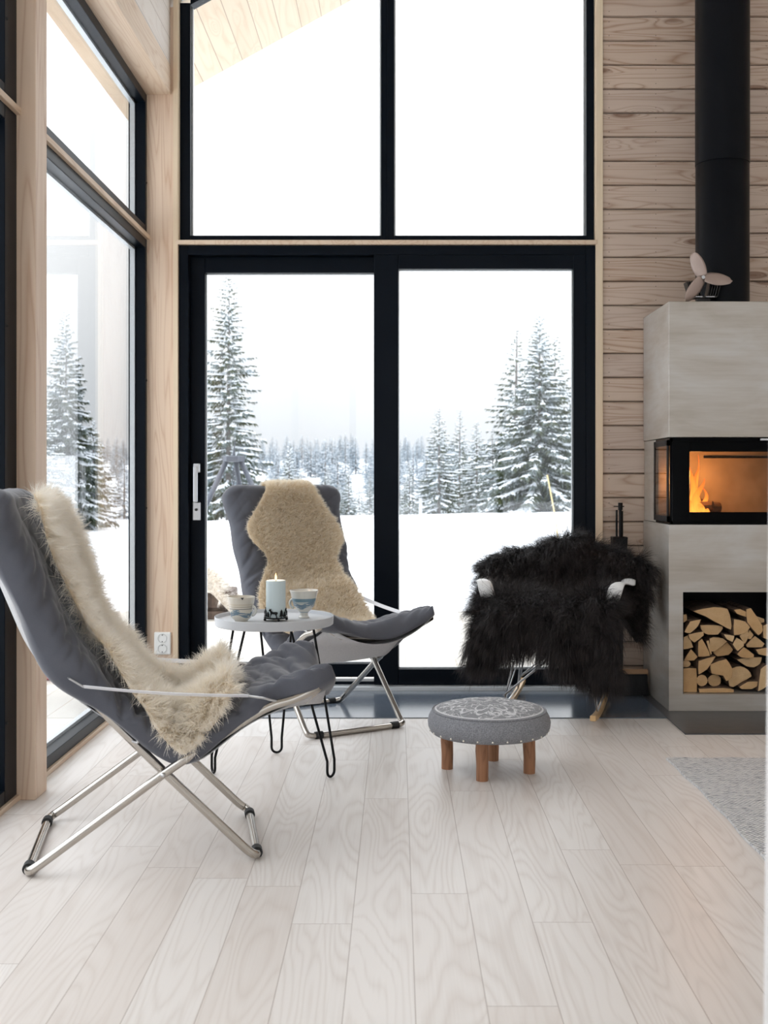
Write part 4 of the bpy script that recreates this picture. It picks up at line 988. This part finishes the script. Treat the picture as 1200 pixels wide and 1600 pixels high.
# ================================================================== LOUNGE CHAIRS
PROF = [(-.425, 1.0), (-.395, .90), (-.356, .795), (-.312, .693), (-.264, .59), (-.20, .50), (-.06, .388), (.04, .315), (.092, .295), (.15, .318), (.265, .398), (.36, .446), (.498, .498)]
pp = np.array(smoothpath(PROF, 10)); sl_ = np.concatenate([[0], np.cumsum(np.linalg.norm(np.diff(pp, axis=0), axis=1))]); SLEN = sl_[-1]
def prof(s):
    """s in 0..1 from the head end to the front edge -> u, z and the normal pointing up/front"""
    q = np.clip(s, 0, 1)*SLEN; u = np.interp(q, sl_, pp[:, 0]); z = np.interp(q, sl_, pp[:, 1])
    e = .012; u1, z1 = np.interp(q+e, sl_, pp[:, 0]), np.interp(q+e, sl_, pp[:, 1]); u0, z0 = np.interp(q-e, sl_, pp[:, 0]), np.interp(q-e, sl_, pp[:, 1])
    du, dz = u1-u0, z1-z0; l = np.hypot(du, dz)+1e-9
    return u, z, -dz/l, du/l
def sagfn(s, v):
    """how far the cloth hangs below the edge profile (v in -1..1)"""
    c = 1-v*v
    return c*(.030*np.exp(-((s-.05)/.12)**2)+.035*np.exp(-((s-.3)/.2)**2)+.012+.085*np.clip((s-.80)/.20, 0, 1)**1.3)
def surf(s, v, h, wd=.27):
    u, z, nu, nz = prof(s); g = sagfn(s, v)
    back = .035*(1-v*v)*np.clip((s-.9)/.1, 0, 1)
    return np.stack([u+nu*(h-g)-back, wd*v*np.ones_like(u), z+nz*(h-g)], -1)
def nvec(a, f=1.0, o=0.0, amp=1.0):
    sh = a.shape[:-1]; out = np.array([mnoise.noise(Vector((p[0]*f+o, p[1]*f, p[2]*f))) for p in a.reshape(-1, 3)])
    return out.reshape(sh)*amp
def half_width(s):
    return .268+.018*np.exp(-((s-.03)/.09)**2)-.012*np.exp(-((s-.6)/.15)**2)+.004*np.sin(s*37)-.030*np.exp(-((s-.885)/.034)**2)-.045*np.clip(1-s/.045, 0, 1)**2-.035*np.clip((s-.955)/.045, 0, 1)**2
TH = .062
def cushion_top_h(S, Vv):
    ends = np.clip(np.minimum(S, 1-S)/.035, 0, 1); e = np.sqrt(1-(1-ends)**2)
    edge = np.sqrt(np.clip(1-np.abs(Vv)**5, 0, 1))
    return (TH+.045*np.clip((.52-S)/.1, 0, 1))*(.25+.75*edge)*(.15+.85*e)
def build_chair(seed):
    t = bpy.data.objects.new('lounge_chair', None); COL.objects.link(t)
    # cushion ------------------------------------------------------
    ns, nv = 190, 72
    S = np.linspace(0, 1, ns)[:, None]*np.ones((1, nv)); Vv = np.sin(np.linspace(-1, 1, nv)*PI/2)[None]*np.ones((ns, 1))
    h = cushion_top_h(S, Vv); HW = half_width(S)
    q = np.stack([S*9+seed, Vv*3, Vv*0], -1)
    wr = nvec(np.stack([S*7.0+seed, Vv*1.6, 0*S], -1), 1, 0)                    # broad lumps
    cr = 1-np.abs(nvec(np.stack([S*10+seed*3+Vv*1.6, Vv*.55, 0*S+4], -1)))*2.4     # crease lines across the width
    cr2 = 1-np.abs(nvec(np.stack([S*7+seed-Vv*2.4, Vv*.5+S*.8, 0*S+9], -1)))*2.4
    front = np.clip((S-.66)/.2, 0, 1); edgeb = np.clip((np.abs(Vv)-.45)/.5, 0, 1)
    cr3 = 1-np.abs(nvec(np.stack([S*22+seed*2+Vv*3.4, Vv*.9-S*.8, 0*S+2], -1)))*2.6
    h = h+wr*.010-np.clip(cr, 0, 1)**4*(.003+.002*front+.008*edgeb)*(1-.5*front)-np.clip(cr2, 0, 1)**4*(.004+.002*front)*(1-.5*front)-np.clip(cr3, 0, 1)**3*(.0025+.006*front+.004*edgeb)
    wob = nvec(np.stack([S*6+seed*5, Vv*1.8, 0*S+6], -1))
    for s0, sl, v0, vw, dp in ((.655, .05, .0, .9, .008), (.715, -.045, .35, .7, .011), (.755, .06, -.4, .65, .012), (.81, -.07, .5, .7, .013), (.845, .05, -.35, .7, .013), (.885, -.04, .3, .8, .012), (.925, .05, -.5, .6, .011), (.95, -.03, .45, .6, .009),
                               (.36, .10, .95, .45, .012), (.45, -.08, -.95, .5, .013), (.53, .07, .9, .5, .012), (.22, -.12, -.95, .4, .009), (.14, .14, .9, .4, .008), (.58, .03, -.8, .5, .012)):
        ac = S-s0-sl*Vv-.020*wob; win = np.exp(-((Vv-v0)/vw)**4)
        h = h-dp*win*np.exp(-(np.abs(ac)/.0085)**1.3)+.5*dp*win*np.exp(-((ac-.018)/.016)**2)
    h = np.maximum(h, .008)
    # corners at the front puff upward, the middle folds
    h = h+front*(.018*np.abs(Vv)**3)
    top = surf(S, Vv, h); top[..., 1] = Vv*HW
    hb = -.004-.034*(1-.8*np.exp(-((S-.88)/.07)**2))*np.clip((np.abs(Vv)-.6)/.4, 0, 1)*(.6+.4*np.sin(S*23+Vv*2+seed))*np.sqrt(np.clip(1-np.abs(Vv)**8, 0, 1))
    bot = surf(S, Vv, hb); bot[..., 1] = Vv*HW
    # round head and front ends slightly
    vt = top.reshape(-1, 3); vb = bot.reshape(-1, 3); K = ns*nv
    f = [tuple(r) for r in grid_faces(ns, nv)[:, ::-1]]+[tuple(r+K) for r in grid_faces(ns, nv)]
    for i in range(ns-1):
        f.append((i*nv, (i+1)*nv, K+(i+1)*nv, K+i*nv)); j = nv-1; f.append((i*nv+j, K+i*nv+j, K+(i+1)*nv+j, (i+1)*nv+j))
    for j in range(nv-1):
        f.append((j, K+j, K+j+1, j+1)); i = ns-1; f.append((i*nv+j, i*nv+j+1, K+i*nv+j+1, K+i*nv+j))
    c = link_mesh('cushion', np.concatenate([vt, vb]), f, M['cushion'], t, True)
    # canvas sling below --------------------------------------------
    ns2, nv2 = 70, 16
    S2 = np.linspace(.02, .975, ns2)[:, None]*np.ones((1, nv2)); V2 = np.linspace(-1, 1, nv2)[None]*np.ones((ns2, 1))
    sg = surf(S2, V2, -.016-.010*np.clip((S2-.6)/.2,0,1)-.004*np.sin(S2*30)*V2**2, .228)
    o = link_mesh('canvas_sling', sg.reshape(-1, 3), [tuple(r) for r in grid_faces(ns2, nv2)], M['canvas'], t, True); mo = o.modifiers.new('thick', 'SOLIDIFY'); mo.thickness = .003
    # tube frames ----------------------------------------------------
    wa, wb, r = .222, .250, .0118
    A = [(-.420, 0, .98), (-.387, 0, .88), (-.343, 0, .775), (-.296, 0, .675), (-.250, 0, .58), (-.2126, 0, .520), (.04, 0, .253), (.262, 0, .030), (.285, 0, r)]
    def U(side, w_, foot_u):
        s1 = [(u, w_, z_) for u, _, z_ in side[:-1]]; s2 = [(u, -w_, z_) for u, _, z_ in side[:-1]][::-1]
        e = [(foot_u, w_, r), (foot_u, -w_, r)]
        path = s1+e+s2; rr = [.06]*len(path); k = len(s1)
        rr[k-1] = .02; rr[k] = .055; rr[k+1] = .055; rr[k+2] = .02
        return fillet(path, rr, 7)
    MB().tube([(-.420, -wa, .98)]+[(-.414, wa*q, .98) for q in (-.5, 0, .5)]+[(-.420, wa, .98)], r*.98, 12).build('head_bar', M['chrome'], t, smooth=True)
    MB().tube(U(A, wa, .290), r, 14).build('back_frame', M['chrome'], t, smooth=True)
    B = [(.452, 0, .468), (.385, 0, .436), (.325, 0, .424), (.2655, 0, .393), (.04, 0, .253), (-.275, 0, .030), (-.30, 0, r)]
    MB().tube(U(B, wb, -.305), r, 14).build('seat_frame', M['chrome'], t, smooth=True)
    MB().tube([(.452, -wb, .468), (.425, -wb*.6, .415), (.410, 0, .395), (.425, wb*.6, .415), (.452, wb, .468)], r*.95, 12).build('front_bar', M['chrome'], t, smooth=True)
    # parallel inner foot bars and rubber clamps
    for fu, w_ in ((.290, wa), (-.305, wb)):
        for sg_ in (-1, 1):
            y = sg_*(w_-.045)
            MB().tube([(fu, y-.016, r+.001), (fu, y+.016, r+.001)], r+.0035, 16).build('rubber_foot', M['gasket'], t, smooth=False)
    for sg_ in (-1, 1):
        MB().tube([(.04, sg_*(wb+.014), .253), (.04, sg_*(wa-.014), .253)], .0045, 10).sphere((.04, sg_*(wb+.013), .253), .0065, 12, 6).build('pivot_bolt', M['steel'], t, smooth=True)
    # arm straps with wire hooks
    for sg_ in (-1, 1):
        y = sg_*.283; a0 = np.array((-.160, y, .494)); a1 = np.array((.262, y, .456))
        dr = (a1-a0)/np.linalg.norm(a1-a0); up = np.array((-dr[2], 0, dr[0]))
        m = MB(); n1 = 12; w2 = .0075
        v = []
        for i in range(n1):
            p = a0+(a1-a0)*i/(n1-1)+np.array((0, 0, -.006*math.sin(PI*i/(n1-1))))
            lat = np.array((0, sg_*1.0, .55)); lat /= np.linalg.norm(lat)
            v += [p+lat*w2*1.3, p-lat*w2*1.3]
        mm = link_mesh('arm_strap', v, [(2*i, 2*i+1, 2*i+3, 2*i+2) for i in range(n1-1)], M['strap'], t); so_ = mm.modifiers.new('thick', 'SOLIDIFY'); so_.thickness = .002
        MB().tube([(-.225, sg_*wa, .532), (-.195, y*.98, .515), tuple(a0)], .0028, 8).tube([tuple(a1), (.30, y*.97, .448), (.345, sg_*wb, .432)], .0032, 8).build('strap_hook', M['steel'], mm)
        # tension clip linking the sling to the back tube
        MB().tube([(-.205, sg_*(wa+.02), .515), (-.13, sg_*(wa+.022), .452), (-.075, sg_*(wa+.022), .402)], .0016, 6).build('tension_cord', M['strap'], t)
        MB().tube(fillet([(-.085, sg_*(wa+.022), .412), (-.03, sg_*(wa+.026), .355), (-.022, sg_*(wa+.022), .335), (-.04, sg_*(wa+.018), .340)], .01), .0035, 8).build('tension_clip', M['steel'], t)
    return t
CH = ((-.700, 3.272, math.radians(10.4)), (-.312, 4.909, math.radians(-58.2)))
ch1 = build_chair(1.3); ch1.location = (CH[0][0], CH[0][1], 0); ch1.rotation_euler = (0, 0, CH[0][2])
tag(ch1, 'grey padded folding lounge chair at the left, seen side-on nearest the camera', 'chair', 'grey padded lounge chairs')
ch2 = build_chair(6.1); ch2.location = (CH[1][0], CH[1][1], 0); ch2.rotation_euler = (0, 0, CH[1][2])
tag(ch2, 'grey padded folding lounge chair facing forward before the glass door', 'chair', 'grey padded lounge chairs')

# ---- cream sheepskins lying on the chairs
def skin_on_chair(name, label, chair, outline, count, L, width, matl, seed, lump, **kw):
    """outline: list of (s, vleft, vright) in cushion coordinates"""
    na, nb = 90, 50
    ks = np.array([q[0] for q in outline]); t = np.linspace(0, 1, len(outline)); aa = np.linspace(0, 1, na)
    sm = lambda col: np.interp(aa, np.linspace(0, 1, 161), np.array(smoothpath([(x, 0, 0) for x in col], 160//(len(col)-1)))[:, 0] if 160 % (len(col)-1) == 0 else np.interp(np.linspace(0, 1, 161), t, col))
    s = sm(ks); vl = sm([q[1] for q in outline]); vr = sm([q[2] for q in outline])
    bb = np.linspace(0, 1, nb)[None]; S = s[:, None]*np.ones((1, nb)); Vv = vl[:, None]+(vr-vl)[:, None]*bb
    Vc = np.clip(Vv, -.97, .97); Sc = np.clip(S, .005, .995)
    h = cushion_top_h(Sc, Vc)+.008+lump(S, Vv)
    P = surf(Sc, Vc, h); P[..., 1] = Vv*.268
    over = np.clip(np.abs(Vv)-.93, 0, 1)                      # edges that hang over the side of the cushion
    P[..., 2] -= over*.34; P[..., 1] -= np.sign(Vv)*over*.14
    # past the head end the skin folds over the back
    ov = np.clip(-S, 0, 1); P[..., 2] -= ov*.75; P[..., 0] -= np.minimum(ov*1.4, .045)
    Pp, N_, a_, b_ = scatter(P, count, seed); N_ = -N_ if N_[:, 2].mean()+N_[:, 0].mean() < 0 else N_
    rg = np.random.default_rng(seed)
    # extra lean outwards near the rim
    ctr = P.mean((0, 1)); rim = np.clip((np.abs(b_-.5)-.34)/.16, 0, 1)
    lat = np.zeros_like(N_); lat[:, 1] = np.sign(b_-.5)*np.sign((vr-vl).mean()); endl = np.clip((a_-.9)/.1, 0, 1)
    lean = lat*(rim*.9)[:, None]; lean[:, 0] += endl*.8
    Ls = np.full(count, L)*(1-.15*rim)
    fs = strands(Pp, N_, Ls, 5, width, seed, lean=lean, **kw)
    o = fur_object(name, P.reshape(-1, 3), grid_faces(na, nb), [fs], matl, None, (chair[0], chair[1], 0), chair[2])
    return tag(o, label, 'sheepskin')
def lump1(S, V):
    seat = np.clip((S-.50)/.12, 0, 1)
    return .020*np.exp(-((S-.05)/.08)**2)+.022*np.exp(-((S-.25)/.2)**2)+.012+.02*np.clip(V, 0, 1)*(S < .5)+seat*(.065*np.exp(-((V-.52)/.28)**2)+.045*np.exp(-((V+.6)/.3)**2)-.008)+.012*np.sin(S*17+V*3)*np.cos(V*4)*.8
skin_on_chair('sheepskin', 'long-haired cream sheepskin spread over the nearest lounge chair at the left', CH[0],
              [(.035, -.40, .42), (.07, -.58, .72), (.14, -.62, .86), (.23, -.60, .82), (.35, -.66, .76), (.48, -.80, .82), (.60, -1.0, .94), (.72, -1.03, .98), (.82, -.92, .86)],
              95000, .055, .0013, M['wool1'], 11, lump1, grav=.30, rand=.30, clump=.72, cell=.019, clumprand=.42, curl=.10, tipw=.2)
def lump2(S, V):
    return .010+.010*np.sin(S*15+V*3)*.6+.015*np.exp(-((S-.03)/.06)**2)+.02*np.clip((S-.55)/.1, 0, 1)
skin_on_chair('sheepskin', 'short-haired golden sheepskin hanging over the lounge chair by the door', CH[1],
              [(-.05, -.34, .30), (.02, -.42, .42), (.09, -.62, .60), (.16, -.86, .80), (.22, -.82, .84), (.28, -.62, .66), (.36, -.80, .70), (.46, -.95, .86), (.54, -.9, .95), (.64, -.7, .96), (.74, -.35, .90)],
              85000, .024, .0012, M['wool2'], 12, lump2, grav=.10, rand=.28, clump=.45, cell=.010, clumprand=.22, curl=.05, tipw=.3)

# ================================================================== ROCKING CHAIR
RX, RY, RZ = .712, 5.175, math.atan2(-.966, -.26)
rk = thing('rocking_chair', 'white moulded shell rocking chair with wire base and wooden rockers', 'chair', (RX, RY, .0), RZ)
ns, nv = 34, 41
rp = np.array(smoothpath([(.235, .372), (.19, .392), (.10, .385), (0, .372), (-.10, .375), (-.17, .42), (-.21, .50), (-.235, .59), (-.255, .70)], 6))
sp = np.linspace(0, 1, ns); bu = np.interp(sp, np.linspace(0, 1, len(rp)), rp[:, 0]); bz = np.interp(sp, np.linspace(0, 1, len(rp)), rp[:, 1])
V = []
for i in range(ns):
    s = sp[i]; W_ = .21+.06*math.sin(PI*min(1, s*1.1))+.02*s; 
    armh = .20*max(0, min(1, (s-.06)/.10))*max(0, 1-max(0, (s-.55)/.42))**1.0
    for j in range(nv):
        a = -1+2*j/(nv-1); aa = abs(a)
        wall = max(0, (aa-.52)/.40); wall = min(1, wall); lip = max(0, (aa-.90)/.10)
        x = bu[i]+.11*s*aa**2*(1 if s > .5 else s*2)+(.03 if armh > 0 else 0)*wall*min(1, armh*5)
        y = math.copysign((min(aa, .62)/.62)**.9*W_*.86+W_*.20*wall+.058*lip*min(1, armh*7), a)
        z_ = bz[i]+armh*(wall**1.2)+.03*aa**2*(1-wall)-.012*lip**2*min(1, armh*7)-.05*aa**2*max(0, s-.6)/.4
        V.append((x, y, z_))
o = link_mesh('seat_shell', V, [tuple(r) for r in grid_faces(ns, nv)], M['white'], rk, True)
mo = o.modifiers.new('thick', 'SOLIDIFY'); mo.thickness = .006; ss = o.modifiers.new('sub', 'SUBSURF'); ss.levels = 1; ss.render_levels = 1
def rock_z(f): return .0165+.20*(f-.03)**2
for sy in (-.205, .205):
    pts = [(f, sy, rock_z(f)) for f in np.linspace(-.39, .40, 22)]
    v = []
    for i, (x, y, z_) in enumerate(pts):
        for dy, dz in ((-.0125, -.012), (.0125, -.012), (.0125, .012), (-.0125, .012)): v.append((x, y+dy, z_+dz))
    f = [(4*i+a, 4*i+(a+1) % 4, 4*i+4+(a+1) % 4, 4*i+4+a) for i in range(len(pts)-1) for a in range(4)]+[(3, 2, 1, 0), tuple(4*(len(pts)-1)+a for a in range(4))]
    link_mesh('rocker', v, f, M['rocker'], rk, bevel=.004)
wr_ = MB()
mounts = {(u, s): (u*.12-.01, s*.13, .365) for u in (-1, 1) for s in (-1, 1)}
feet = {(u, s): (u*.22-.02, s*.205, rock_z(u*.22-.02)+.01) for u in (-1, 1) for s in (-1, 1)}
for s in (-1, 1):
    for u in (-1, 1):
        for du in (-.02, .02):
            wr_.tube([(mounts[u, s][0]+du, mounts[u, s][1], .375), feet[u, s]], .0038, 8)
        wr_.tube([mounts[u, s], (feet[-u, s][0]*.9, feet[-u, s][1], feet[-u, s][2])], .0032, 8)
        wr_.tube([mounts[u, -s], (feet[u, s][0], feet[u, s][1]-s*.002, feet[u, s][2]+.05)], .0032, 8)
    wr_.tube([feet[-1, s], feet[1, s]], .0032, 8)
for u in (-1, 1): wr_.tube([mounts[u, -1], mounts[u, 1]], .0045, 8)
for u in (-1, 1): wr_.tube([(feet[u, -1][0]*.93, -.2, feet[u, -1][2]+.05), (0, 0, .24), (feet[-u, 1][0]*.93, .2, feet[-u, 1][2]+.05)], .0032, 8)
wr_.build('wire_base', M['steel'], rk, smooth=True)

# black sheepskins: local frame f forward, v to the image right, z up
def rk_skin(name, label, fn, na, nb, count, L, seed, leanf, **kw):
    P = np.array([[fn(a, b) for b in np.linspace(-1, 1, nb)] for a in np.linspace(0, 1, na)])
    Pp, N_, a_, b_ = scatter(P, count, seed); N_ = -N_ if N_[:, 2].mean()+N_[:, 0].mean() < 0 else N_
    lean = leanf(a_, b_*2-1)
    fs = strands(Pp, N_, np.full(count, L), 8, .0012, seed, lean=lean, **kw)
    o = fur_object(name, P.reshape(-1, 3), grid_faces(na, nb), [fs], M['blackfur'], None, (RX, RY, 0), RZ)
    return tag(o, label, 'sheepskin')
pb = smoothpath([(-.30, 0, .50), (-.325, 0, .60), (-.30, 0, .70), (-.24, 0, .735), (-.185, 0, .68), (-.15, 0, .58), (-.11, 0, .50), (-.06, 0, .455)], 8)
pb = np.array(pb)
def backpiece(a, b):
    u = np.interp(a, np.linspace(0, 1, len(pb)), pb[:, 0]); z_ = np.interp(a, np.linspace(0, 1, len(pb)), pb[:, 2])
    hump = z_-.10*abs(b)**2.2-(.06*max(0, b-.55)+.06*max(0, -b-.5))
    f = u+.15*abs(b)**2; 
    y = b*(.335+.05*math.sin(PI*a))+.03
    return (f+.015*math.sin(9*b+5*a), y, hump+.018*math.sin(7*b+3*a))
rk_skin('sheepskin', 'black long-haired sheepskin draped over the back of the rocking chair', backpiece, 50, 60, 66000, .092, 21,
        lambda a, b: np.stack([.25*np.ones_like(a), b*.55, -.25-.3*np.abs(b)], 1), grav=.85, rand=.24, clump=.45, cell=.024, clumprand=.34, curl=.22, tipw=.15)
ps = np.array(smoothpath([(-.10, 0, .465), (.02, 0, .468), (.14, 0, .475), (.235, 0, .462), (.295, 0, .405), (.318, 0, .30), (.305, 0, .185)], 8))
def seatpiece(a, b):
    u = np.interp(a, np.linspace(0, 1, len(ps)), ps[:, 0]); z_ = np.interp(a, np.linspace(0, 1, len(ps)), ps[:, 2])
    y = b*(.265+.065*a)-.015
    if a > .55:                                                  # hanging flap: notch in the middle, two lobes
        t = (a-.55)/.45; nt = math.exp(-((b+.20)/.36)**2); z_ = z_+t*(.125*nt)-t*.035*max(0, b)+.015*t
    z_ += .035*math.exp(-((abs(b)-.75)/.3)**2)*math.sin(PI*min(1, a*1.3))
    return (u+.012*math.sin(8*b), y, z_+.012*math.sin(6*b+7*a))
rk_skin('sheepskin', 'black curly long-haired sheepskin hanging over the rocking chair seat', seatpiece, 50, 60, 78000, .105, 22,
        lambda a, b: np.stack([.35*np.ones_like(a), b*.45, -.35*a], 1), grav=.95, rand=.24, clump=.48, cell=.024, clumprand=.36, curl=.26, tipw=.15)
